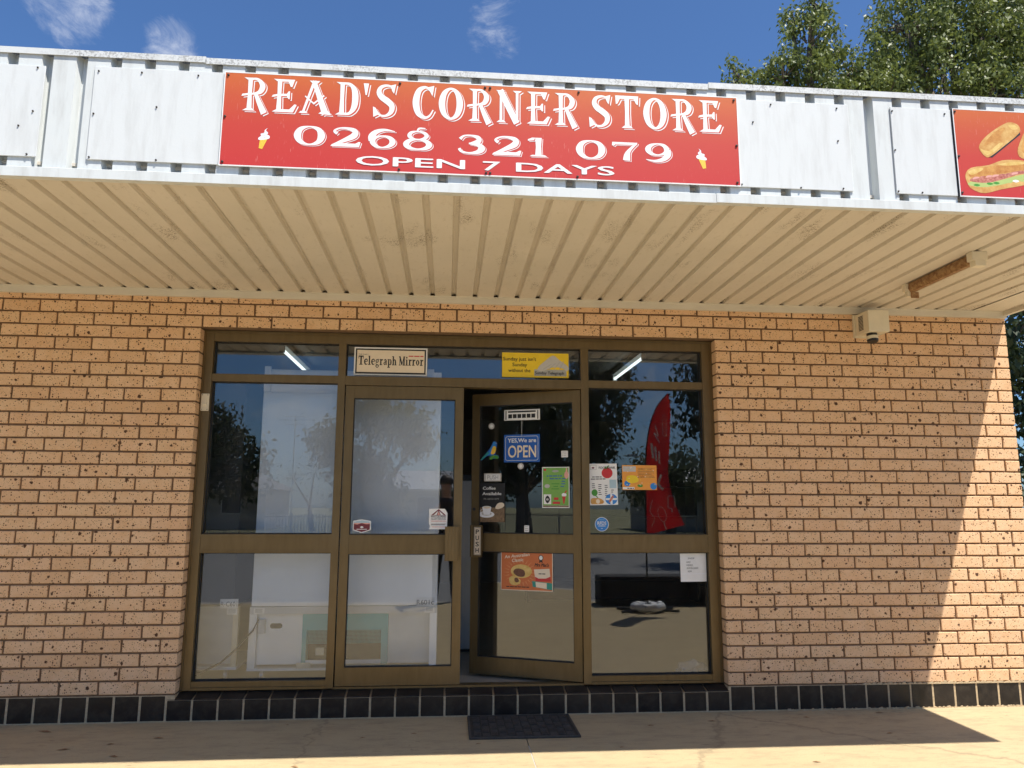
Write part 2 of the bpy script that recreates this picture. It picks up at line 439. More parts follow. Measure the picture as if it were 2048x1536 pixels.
# ------------------------------------------------------------------ mesh helpers
class MB:
    def __init__(s):
        s.v, s.f, s.m = [], [], []
    def add(s, vs, fs, m=0):
        b = len(s.v)
        s.v += [tuple(x) for x in vs]
        for f in fs:
            s.f.append(tuple(b + i for i in f)); s.m.append(m)
        return s
    def box(s, x0, x1, y0, y1, z0, z1, m=0):
        v = [(x0, y0, z0), (x1, y0, z0), (x1, y1, z0), (x0, y1, z0), (x0, y0, z1), (x1, y0, z1), (x1, y1, z1), (x0, y1, z1)]
        return s.add(v, [(0, 3, 2, 1), (4, 5, 6, 7), (0, 1, 5, 4), (1, 2, 6, 5), (2, 3, 7, 6), (3, 0, 4, 7)], m)
    def tube(s, pts, rad, n=8, m=0, cap=True):
        pts = [Vector(p) for p in pts]
        rad = rad if isinstance(rad, (list, tuple)) else [rad] * len(pts)
        rings = []
        for i, p in enumerate(pts):
            d = (pts[min(i + 1, len(pts) - 1)] - pts[max(i - 1, 0)]).normalized()
            a = Vector((0, 0, 1)) if abs(d.z) < 0.9 else Vector((1, 0, 0))
            u = d.cross(a).normalized(); w = d.cross(u).normalized()
            rings.append([p + (u * math.cos(2 * math.pi * k / n) + w * math.sin(2 * math.pi * k / n)) * rad[i] for k in range(n)])
        vs = [q for r in rings for q in r]
        fs = []
        for i in range(len(pts) - 1):
            for k in range(n):
                fs.append((i * n + k, i * n + (k + 1) % n, (i + 1) * n + (k + 1) % n, (i + 1) * n + k))
        if cap:
            fs.append(tuple(range(n - 1, -1, -1)))
            fs.append(tuple((len(pts) - 1) * n + k for k in range(n)))
        return s.add(vs, fs, m)
    def prism(s, poly, axis, a, b, m=0):
        """poly: 2-D points; axis 'x' -> (y,z), 'y' -> (x,z), 'z' -> (x,y), extruded from a to b"""
        def P(q, t):
            return {'x': (t, q[0], q[1]), 'y': (q[0], t, q[1]), 'z': (q[0], q[1], t)}[axis]
        k = len(poly)
        vs = [P(q, a) for q in poly] + [P(q, b) for q in poly]
        fs = [tuple(range(k)), tuple(range(2 * k - 1, k - 1, -1))]
        for i in range(k):
            j = (i + 1) % k
            fs.append((i, i + k, j + k, j))
        return s.add(vs, fs, m)
    def build(s, name, mats, parent=None, smooth=False, fix=True):
        me = bpy.data.meshes.new(name)
        me.from_pydata(s.v, [], s.f)
        for k in (mats if isinstance(mats, (list, tuple)) else [mats]):
            me.materials.append(MATS[k])
        me.polygons.foreach_set('material_index', s.m)
        if fix:
            bm = bmesh.new(); bm.from_mesh(me)
            bmesh.ops.recalc_face_normals(bm, faces=bm.faces)
            bm.to_mesh(me); bm.free()
        if smooth:
            me.polygons.foreach_set('use_smooth', [True] * len(me.polygons))
        me.update()
        return link_obj(name, me, parent)
def link_obj(name, data, parent=None, loc=None, rz=None):
    ob = bpy.data.objects.new(name, data)
    COL.objects.link(ob)
    if parent is not None:
        ob.parent = parent
    if loc is not None:
        ob.location = loc
    if rz is not None:
        ob.rotation_euler = (0, 0, rz)
    return ob
def tag(ob, label, cat, group=None, kind=None):
    ob['label'] = label
    ob['category'] = cat
    if group:
        ob['group'] = group
    if kind:
        ob['kind'] = kind
    return ob
def struct(ob):
    ob['kind'] = 'structure'
    return ob
def stuff(ob):
    ob['kind'] = 'stuff'
    return ob
def empty(name, loc=(0, 0, 0), rz=0.0, parent=None):
    ob = link_obj(name, None, parent, loc, rz)
    ob.empty_display_size = 0.1
    return ob
def bevel_mesh(mb, name, mats, off, seg=1):
    me = bpy.data.meshes.new(name)
    me.from_pydata(mb.v, [], mb.f)
    for k in (mats if isinstance(mats, (list, tuple)) else [mats]):
        me.materials.append(MATS[k])
    me.polygons.foreach_set('material_index', mb.m)
    bm = bmesh.new(); bm.from_mesh(me)
    bmesh.ops.recalc_face_normals(bm, faces=bm.faces)
    bmesh.ops.bevel(bm, geom=bm.edges[:], offset=off, segments=seg, affect='EDGES', profile=0.5)
    bm.to_mesh(me); bm.free()
    return me

# ------------------------------------------------------------------ the setting: ground, path, road
struct(MB().box(-300, 300, -300, 300, -0.6, -0.16).build('ground', 'dry_grass'))
MB_r = MB().box(-120, 120, -19.5, -5.75, -0.18, -0.125)
struct(MB_r.build('road', 'asphalt'))
kb = struct(MB().box(-120, 120, -5.75, -5.60, -0.3, -0.004).build('kerb', 'kerb_concrete'))
struct(MB().box(-120, 120, -19.65, -19.5, -0.3, -0.03).build('far_kerb', 'kerb_concrete'))
struct(MB().box(-120, 120, -22.6, -21.2, -0.3, -0.11).build('far_footpath', 'kerb_concrete'))
path = struct(MB().box(-14.0, 9.0, -5.60, 9.0, -0.3, -0.012).build('footpath', 'kerb_concrete'))
xs = [-14.0, -10.43, -7.43, -4.43 - 0.9, -1.43, 1.0 + 1.5, 5.5, 9.0]
for i in range(len(xs) - 1):
    a, b = xs[i], xs[i + 1]
    y1 = 0.02 if a < 2.3 and b > -9 else 0.02
    MB().box(a + 0.003, b - 0.003, -5.58, y1, -0.011, 0.0).build('slab', 'path_concrete', path)
    if i:
        MB().box(a - 0.003, a + 0.003, -5.58, -0.62 if abs(a + 1.43) < .01 else 0.0, -0.011, -0.002).build('joint_strip', 'joint_filler', path)
MB().box(2.6, 9.0, 0.03, 9.0, -0.011, 0.0).build('slab', 'path_concrete', path)

# ------------------------------------------------------------------ the shop building
shop = tag(empty('corner_store', (-1.8, 0.1, 0)), 'single-storey tan brick corner shop with deep white awning and bronze glass front', 'building')
shop.location = (0, 0, 0)
ZT, CH, BL = 0.165, 0.086, 0.240
XL, XR, XE = -3.636, 2.27, -6.6        # left jamb, right end, far left end (out of frame)
wall = MB().box(XE, XL - 0.006, 0.010, 0.112, 0.16, 2.93).box(0.006, XR - 0.006, 0.010, 0.112, 0.16, 2.93).box(XL - 0.006, 0.006, 0.010, 0.112, 2.576, 2.93).build('brick_wall', 'mortar', shop)
def brick_mesh(L, seed):
    me = bevel_mesh(MB().box(-L / 2 + .0008, L / 2 - .0008, 0.0, 0.105, -0.0372, 0.0372), 'brick', 'brick_clay', 0.0035)
    r_ = random.Random(seed * 7 + int(L * 1000))
    for v in me.vertices:
        v.co.x += r_.uniform(-.0016, .0016); v.co.z += r_.uniform(-.0014, .0014); v.co.y += r_.uniform(-.0008, .0008)
    return me
BM_CACHE = {}
def brick_for(L):
    k = (round(L, 3), rnd.randrange(6))
    if k not in BM_CACHE:
        BM_CACHE[k] = brick_mesh(*k)
    return BM_CACHE[k]
rnd = random.Random(4)
bricks = []
for c in range(1, 32):
    z = ZT + (c - 0.5) * CH
    odd = c % 2 == 1
    # right pier: odd courses start with a half brick at the jamb
    x = 0.0
    if c > 28:
        x = 0.120 if odd else 0.240
    elif odd:
        bricks.append((0.0, 0.110, z, c)); x = 0.120
    while x < XR - 0.02:
        e = min(x + 0.230, XR)
        bricks.append((x, e, z, c)); x += BL
    # left pier: odd courses end with a full brick at the jamb
    x = XL
    if not odd:
        if c <= 28:
            bricks.append((XL - 0.110, XL, z, c))
        x = XL - 0.120
    while x > XE + 0.05:
        bricks.append((x - 0.230, x, z, c)); x -= BL
    if c > 28:    # over the opening
        js = [XL + 0.005 + 0.2333 * k for k in range(10)] + [-1.325 + 0.24 * k for k in range(7)] if odd else [XL - 0.115 + 0.234 * k for k in range(11)] + [-1.205 + 0.24 * k for k in range(7)]
        for a, b in zip(js[:-1], js[1:]):
            bricks.append((a + 0.005, b - 0.005, z, c))
def seen_size(b):
    xm = (b[0] + b[1]) / 2
    d = (Vector((xm, 0, b[2])) - CAM_LOC)
    zc = d.dot(_f)
    px = 1024 + 1500 * d.dot(_r) / zc; py = 768 - 1500 * d.dot(_u) / zc
    if px < -10 or px > 2060 or py > 1540:
        return 0.0
    return (b[1] - b[0]) / zc ** 2 * (0.5 if b[3] == 31 else 1.0)
bricks.sort(key=seen_size, reverse=True)
rest = MB()
for i, (x0, x1, z, c) in enumerate(bricks):
    y = rnd.uniform(-0.0012, 0.0012)
    if i < 300:
        ob = link_obj('brick', brick_for(x1 - x0), wall, ((x0 + x1) / 2, y, z + rnd.uniform(-.0008, .0008)))
        ob.rotation_euler = (0, rnd.uniform(-.0025, .0025), 0)
    else:
        me = brick_for(x1 - x0)
        rest.add([(v.co.x + (x0 + x1) / 2, v.co.y + y, v.co.z + z) for v in me.vertices], [tuple(q.vertices) for q in me.polygons])
stuff(rest.build('brickwork', 'brick_clay', wall, fix=False))

# plinth tiles
plinth = MB().box(XE, XL, 0.0025, 0.16, -0.05, 0.1605).box(0.0, XR - 0.004, 0.0025, 0.16, -0.05, 0.1605).prism([(0.0025, -0.05), (0.0025, 0.128), (0.20, 0.158), (0.20, -0.05)], 'x', XL, 0.0)
plinth = plinth.build('plinth', 'mortar_pale', shop)
TP = 0.1608
k0 = int((XE - 0.011) / TP)
tfull = bevel_mesh(MB().box(-0.0742, 0.0742, 0.0, 0.02, 0.006, 0.158), 'tile', 'black_tile', 0.003)
tlow = bevel_mesh(MB().box(-0.0742, 0.0742, 0.0, 0.02, 0.006, 0.128), 'tile', 'black_tile', 0.003)
tsill = bevel_mesh(MB().prism([(0.002, 0.1295), (0.092, 0.1475), (0.092, 0.1615), (0.002, 0.1365)], 'x', -0.0742, 0.0742), 'tile', 'black_tile', 0.002)
k = k0
while 0.011 + k * TP < XR - 0.05:
    a = 0.011 + k * TP; b = a + TP
    xm = (a + b) / 2
    inside = xm > XL and xm < 0.0
    me = tlow if inside else tfull
    if b > XR:
        w = XR - 0.003 - a - 0.008
        me = bevel_mesh(MB().box(-w / 2, w / 2, 0.0, 0.02, 0.006, 0.158), 'tile', 'black_tile', 0.003)
        xm = a + 0.004 + w / 2
    link_obj('tile', me, plinth, (xm, rnd.uniform(-.001, .001), 0))
    if inside:
        link_obj('tile', tsill, plinth, (xm, 0, 0))
    k += 1
# crumbly mortar bead over the tiles at the sunny end
rr = random.Random(9)
md = MB()
x = 0.95
while x < XR - 0.02:
    w = rr.uniform(0.02, 0.06); h = rr.uniform(0.006, 0.016)
    md.prism([(x - 0.006, 0.158), (x + w, 0.158), (x + w * .8, 0.163 + h), (x + w * .2, 0.162 + h * rr.uniform(.5, 1))], 'y', -0.004 - rr.uniform(0, .003), 0.02)
    x += w
x = 0.4
while x < XR - 0.02:
    w = rr.uniform(0.015, 0.05)
    md.prism([(x, -0.001), (x + w, -0.001), (x + w * .7, rr.uniform(.006, .014)), (x + w * .2, rr.uniform(.004, .012))], 'y', -0.006 - rr.uniform(0, .004), 0.012)
    x += w * rr.uniform(.8, 1.8)
stuff(md.build('mortar_bead', 'mortar_pale', plinth))

# room inside
room = MB()
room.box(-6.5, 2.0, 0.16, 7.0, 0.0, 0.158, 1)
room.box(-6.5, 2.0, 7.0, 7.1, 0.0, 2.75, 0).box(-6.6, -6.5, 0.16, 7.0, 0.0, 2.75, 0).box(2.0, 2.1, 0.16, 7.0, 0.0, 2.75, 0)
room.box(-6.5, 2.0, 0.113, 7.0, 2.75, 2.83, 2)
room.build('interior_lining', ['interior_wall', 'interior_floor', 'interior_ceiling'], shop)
MB().box(XR - 0.11, XR - 0.012, 0.113, 7.2, 0.0, 2.93).box(XE, XE + 0.1, 0.113, 7.2, 0, 2.93).box(XE, XR - .012, 7.2, 7.3, 0, 2.93).build('outer_wall', 'mortar', shop)
MB().box(XE, 2.24, -1.80, 7.35, 3.22, 3.30).build('roof', 'galvanised', shop)

# shopfront frame
FY0, FY1 = 0.088, 0.176
def rail(mb, x0, x1, z0, z1, y0=FY0, y1=FY1, beads=True):
    mb.box(x0, x1, y0, y1, z0, z1)
    if beads and z1 - z0 > 0.08:
        mb.box(x0, x1, y0 - 0.004, y0 - 0.0005, z0 + 0.004, z0 + 0.016)
        mb.box(x0, x1, y0 - 0.004, y0 - 0.0005, z1 - 0.016, z1 - 0.004)
fr = MB()
Z0, ZM0, ZM1, ZP, ZH0, ZH1, ZTOP = 0.170, 1.045, 1.170, 2.213, 2.265, 2.497, 2.570
VX = [(XL + 0.002, -3.570), (-2.706, -2.656), (-0.976, -0.921), (-0.075, -0.002)]
fr.box(*VX[0], FY0 - 0.004, FY1, Z0, ZTOP).box(*VX[3], FY0 - 0.004, FY1, Z0, ZTOP)
fr.box(*VX[1], FY0 - 0.004, FY1, Z0, ZH1).box(*VX[2], FY0 - 0.004, FY1, Z0, ZH1)
fr.box(-3.570, -0.075, FY0, FY1, ZH1, ZTOP)
for a, b in ((-3.570, -2.706), (-0.921, -0.075)):
    rail(fr, a, b, ZP, ZH0, beads=False); rail(fr, a, b, ZM0, ZM1); rail(fr, a, b, Z0, 0.222, beads=False)
    fr.box(a, b, FY0 - 0.012, FY0 - 0.0005, Z0, 0.186)
rail(fr, -2.656, -0.976, ZP - 0.012, ZH0, beads=False)
# raised edge strips on the outer jambs
fr.box(XL + 0.002, XL + 0.014, FY0 - 0.012, FY0 - 0.0045, Z0, ZTOP).box(-0.014, -0.002, FY0 - 0.012, FY0 - 0.0045, Z0, ZTOP)
fr.box(XL + 0.014, -0.014, FY0 - 0.010, FY0 - 0.0005, ZTOP - 0.014, ZTOP)
frame = fr.build('window_frame', 'bronze_frame', shop)
def pane(x0, x1, z0, z1, parent, y=0.132, gask=True):
    MB().box(x0 - 0.004, x1 + 0.004, y, y + 0.006, z0 - 0.004, z1 + 0.004).build('pane', 'window_glass', parent)
    g = MB()
    t = 0.006
    for (a, b, c, d) in ((x0, x0 + t, z0, z1), (x1 - t, x1, z0, z1), (x0 + t, x1 - t, z0, z0 + t), (x0 + t, x1 - t, z1 - t, z1)):
        g.box(a, b, y - 0.014, y - 0.001, c, d)
    g.build('gasket', 'gasket_black', parent)
for a, b in ((-3.570, -2.706), (-0.921, -0.075)):
    pane(a, b, ZH0, ZH1, frame); pane(a, b, ZM1, ZP, frame); pane(a, b, 0.222, ZM0, frame)
pane(-2.656, -0.976, ZH0, ZH1, frame)
MB().box(-2.656, -0.976, 0.10, 0.176, 0.158, 0.174).build('threshold', 'bronze_frame', shop)

# two glazed doors; local x runs from the free/left edge to the right edge
def door(x0, x1, parent, flip=False):
    d = MB()
    a, b = x0, x1
    st = 0.058
    y0, y1 = 0.0, 0.045
    d.box(a, a + st, y0, y1, 0.180, 2.197).box(b - st, b, y0, y1, 0.180, 2.197)
    rail(d, a + st, b - st, 0.180, 0.297, y0 + .002, y1 - .002, False)
    rail(d, a + st, b - st, 1.037, 1.166, y0 + .003, y1 - .002)
    rail(d, a + st, b - st, 2.110, 2.197, y0 + .002, y1 - .002, False)
    dd = d.build('door', 'bronze_frame', parent)
    pane(a + st, b - st, 0.297, 1.037, dd, 0.022); pane(a + st, b - st, 1.166, 2.110, dd, 0.022)
    return dd
d1 = door(0.0, 0.828, shop)
d1.location = (-2.648, 0.094, 0)
def handle(parent, x0, x1, z0, z1):
    h = MB()
    n_ = 9
    prof = []
    w = (x1 - x0)
    for i in range(n_ + 1):
        x = x0 + w * i / n_
        prof.append((x, -0.047 - (0.003 if i % 2 else 0.0)))
    poly = prof + [(x1, -0.036), (x0, -0.036)]
    h.prism(poly, 'z', z0, z1)
    h.box(x0 + 0.02, x0 + 0.035, -0.036, 0.0, z0 + 0.03, z0 + 0.06).box(x0 + 0.02, x0 + 0.035, -0.036, 0.0, z1 - 0.06, z1 - 0.03)
    return h.build('handle', 'bronze_frame', parent)
handle(d1, 0.712, 0.806, 0.993, 1.223)
DA = R(23.5)
d2 = door(-0.835, 0.0, shop)
d2.location = (-0.980, 0.105, 0)
d2.rotation_euler = (0, 0, -DA)
handle(d2, -0.823, -0.729, 0.997, 1.224)
# worn door closer edge and lock cylinder on the open leaf
MB().tube([(-0.812, -0.004, 1.34), (-0.812, 0.002, 1.34)], 0.012, 12).build('lock', 'dark_metal', d2)
def leafpt(x, y, z):
    return (-0.980 + x * math.cos(-DA) - y * math.sin(-DA), 0.105 + x * math.sin(-DA) + y * math.cos(-DA), z)

# ------------------------------------------------------------------ awning: soffit, fascia
YF = -1.87
soffit = MB().box(XE, 2.24, -1.84, 0.0, 2.885, 2.90).build('soffit', 'soffit_paint', shop)
def soffit_panel_mesh():
    # two pans with one shared rib and half ribs at the edges, 0.30 m cover
    zb, zt = 2.832, 2.854
    prof = []
    p = 0.150
    lap = 0.004
    def rib(xc):
        return [(xc - 0.019, zb), (xc - 0.0115, zt), (xc + 0.0115, zt), (xc + 0.019, zb)]
    pts = [(-0.0115 + 0.005, zt - 0.001), (0.0115, zt), (0.019, zb)] + rib(p) + [(2 * p - 0.019, zb), (2 * p - 0.0115, zt - 0.002), (2 * p - 0.002, zt - 0.004)]
    th = 0.0012
    poly = pts + [(x, z + th) for x, z in reversed(pts)]
    return MB().prism(poly, 'y', -1.842, -0.006)
sp = soffit_panel_mesh().build('soffit_panel', 'soffit_paint', soffit)
x = -1.903 - 0.300 * 15
first = True
while x < 2.20:
    if x + 0.3 > 2.27:
        break
    ob = sp if first else link_obj('soffit_panel', sp.data, soffit)
    ob.location = (x, 0, rnd.uniform(-.0008, .0008)); first = False
    x += 0.300
if x < 2.20:
    MB().box(x, 2.238, -1.842, -0.006, 2.832, 2.834).build('soffit_panel', 'soffit_paint', soffit)
# dark triangular ends of the ribs at the wall and the cream wall angle
tr = MB()
for (a, b) in ((XE, -0.55), (-0.5485, 2.268)):
    MB().box(a, b, -0.024, -0.001, 2.783, 2.8315).box(a, b, -0.040, -0.0245, 2.8255, 2.8315).build('wall_angle', 'trim_cream', shop)
MB().box(2.242, 2.272, -1.86, 0.3, 2.80, 2.895).build('end_trim', 'trim_cream', shop)
# fascia cladding: ribbed sheet
prof = []
x = XE
ph = -3.032
k = math.floor((XE - ph) / 0.1515)
xs_ = []
while True:
    c = ph + k * 0.1515
    if c > 2.26:
        break
    for dx, y in ((-0.026, YF), (-0.012, YF + 0.038), (0.012, YF + 0.038), (0.026, YF)):
        xs_.append((c + dx, y))
    k += 1
fas = MB()
pts = xs_
vs, fs = [], []
for (px, py) in pts:
    vs += [(px, py, 2.845), (px, py, 3.42)]
for i in range(len(pts) - 1):
    fs.append((2 * i, 2 * i + 2, 2 * i + 3, 2 * i + 1))
fas.add(vs, fs)
fo = fas.build('fascia_sheet', 'fascia_white', shop, fix=False)
sm = fo.modifiers.new('thickness', 'SOLIDIFY'); sm.thickness = 0.0012; sm.offset = 1
MB().box(XE, 2.235, -1.80, -1.79, 2.87, 3.42).box(2.236, 2.262, -1.86, 7.3, 2.87, 3.42).build('fascia_backing', 'fascia_white', shop)
for (a, b, dz) in ((XE, -3.085, 0.0), (-3.083, -0.676, -0.006), (-0.674, 2.28, 0.002)):
    MB().prism([(-1.879, 3.406 + dz), (-1.876, 3.406 + dz), (-1.876, 3.432 + dz), (-1.74, 3.437 + dz), (-1.74, 3.440 + dz), (-1.879, 3.436 + dz)], 'x', a, b).build('fascia_cap', 'cap_white', shop)
for (a, b, dz) in ((XE, -0.662, 0.0), (-0.660, 2.275, 0.003)):
    MB().prism([(-1.892, 2.806 + dz), (-1.835, 2.815 + dz), (-1.835, 2.818 + dz), (-1.889, 2.809 + dz), (-1.889, 2.848 + dz), (-1.872, 2.856 + dz), (-1.874, 2.859 + dz), (-1.892, 2.850 + dz)], 'x', a, b).build('bottom_angle', 'fascia_white', shop)

# ------------------------------------------------------------------ flat print helpers
def ccw(poly):
    a = sum(poly[i][0] * poly[(i + 1) % len(poly)][1] - poly[(i + 1) % len(poly)][0] * poly[i][1] for i in range(len(poly)))
    return poly if a > 0 else poly[::-1]
def layered(layers):
    """layers: [(polygon, material)], later ones on top -> flat triangles, one layer thick"""
    vs, fs, ms = [], [], []
    for poly, m_ in layers:
        poly = ccw([tuple(q) for q in poly])
        b = len(vs)
        vs += [Vector(q) for q in poly]
        fs.append(list(range(b, b + len(poly)))); ms.append(m_)
    v2, e2, f2, ov, oe, of = delaunay_2d_cdt(vs, [], fs, 0, 1e-7)
    polys = []
    for poly, m_ in layers:
        a = np.array(poly, dtype=float)
        polys.append((a, a.min(0), a.max(0), m_))
    out_f, out_m = [], []
    for f in f2:
        cx = sum(v2[i][0] for i in f) / len(f); cy = sum(v2[i][1] for i in f) / len(f)
        for a, lo, hi, m_ in reversed(polys):
            if cx < lo[0] or cx > hi[0] or cy < lo[1] or cy > hi[1]:
                continue
            x0, y0 = a[:, 0], a[:, 1]
            x1, y1 = np.roll(x0, -1), np.roll(y0, -1)
            c_ = (y0 > cy) != (y1 > cy)
            if c_.any() and (((x1 - x0)[c_] * (cy - y0[c_]) / (y1 - y0)[c_] + x0[c_]) > cx).sum() % 2:
                out_f.append(tuple(f)); out_m.append(m_)
                break
    return [tuple(v) for v in v2], out_f, out_m
def flat(name, layers, parent=None, y=-0.0005, sx=1.0, sy=1.0, ox=0.0, oz=0.0):
    v, f, m_ = layered(layers)
    keys = sorted(set(m_))
    mb = MB()
    for kk_, kf in enumerate(keys):
        pass
    mb.v = [(ox + a[0] * sx, y, oz + a[1] * sy) for a in v]
    mb.f = f
    mb.m = [keys.index(q) for q in m_]
    return mb.build(name, keys, parent, fix=False)
def rect(x0, y0, x1, y1):
    return [(x0, y0), (x1, y0), (x1, y1), (x0, y1)]
def rrect(x0, y0, x1, y1, r, n_=4):
    out = []
    for cx, cy, a0 in ((x1 - r, y0 + r, -90), (x1 - r, y1 - r, 0), (x0 + r, y1 - r, 90), (x0 + r, y0 + r, 180)):
        for i in range(n_ + 1):
            a = R(a0 + 90 * i / n_)
            out.append((cx + r * math.cos(a), cy + r * math.sin(a)))
    return out
def ell(cx, cy, rx, ry, n_=24, rot=0.0):
    out = []
    for i in range(n_):
        a = 2 * math.pi * i / n_
        x, y = rx * math.cos(a), ry * math.sin(a)
        out.append((cx + x * math.cos(rot) - y * math.sin(rot), cy + x * math.sin(rot) + y * math.cos(rot)))
    return out
def spline(pts, closed=False, n_=6):
    out = []
    k = len(pts)
    rng = range(k) if closed else range(k - 1)
    for i in rng:
        p0 = pts[(i - 1) % k] if closed or i > 0 else pts[0]
        p1, p2 = pts[i], pts[(i + 1) % k]
        p3 = pts[(i + 2) % k] if closed or i + 2 < k else pts[-1]
        for j in range(n_):
            t = j / n_
            out.append(tuple(0.5 * (2 * b + (c - a) * t + (2 * a - 5 * b + 4 * c - d) * t * t + (3 * b - a - 3 * c + d) * t ** 3) for a, b, c, d in zip(p0, p1, p2, p3)))
    if not closed:
        out.append(tuple(pts[-1]))
    return out
def stroke(pts, w, closed=False, n_=6):
    w = w if isinstance(w, (list, tuple)) else [w] * len(pts)
    q = spline([(p[0], p[1], ww) for p, ww in zip(pts, w)], closed, n_)
    L, Rr = [], []
    k = len(q)
    for i in range(k):
        a = q[(i - 1) % k] if closed or i > 0 else q[0]
        b = q[(i + 1) % k] if closed or i < k - 1 else q[-1]
        dx, dy = b[0] - a[0], b[1] - a[1]
        d = math.hypot(dx, dy) or 1
        nx, ny = -dy / d, dx / d
        h = q[i][2] / 2
        L.append((q[i][0] + nx * h, q[i][1] + ny * h)); Rr.append((q[i][0] - nx * h, q[i][1] - ny * h))
    out = []
    for i in range(k if closed else k - 1):
        j = (i + 1) % k
        out.append([L[i], Rr[i], Rr[j], L[j]])
    return out
STEM = [[(.15, 0), (.31, 0), (.29, .5), (.30, 1), (.16, 1), (.17, .5)]]
FOOT = [[(.02, 0), (.44, 0), (.32, .08), (.14, .07)]]
CAPS = [[(.03, 1), (.42, 1), (.32, .93), (.14, .94)]]
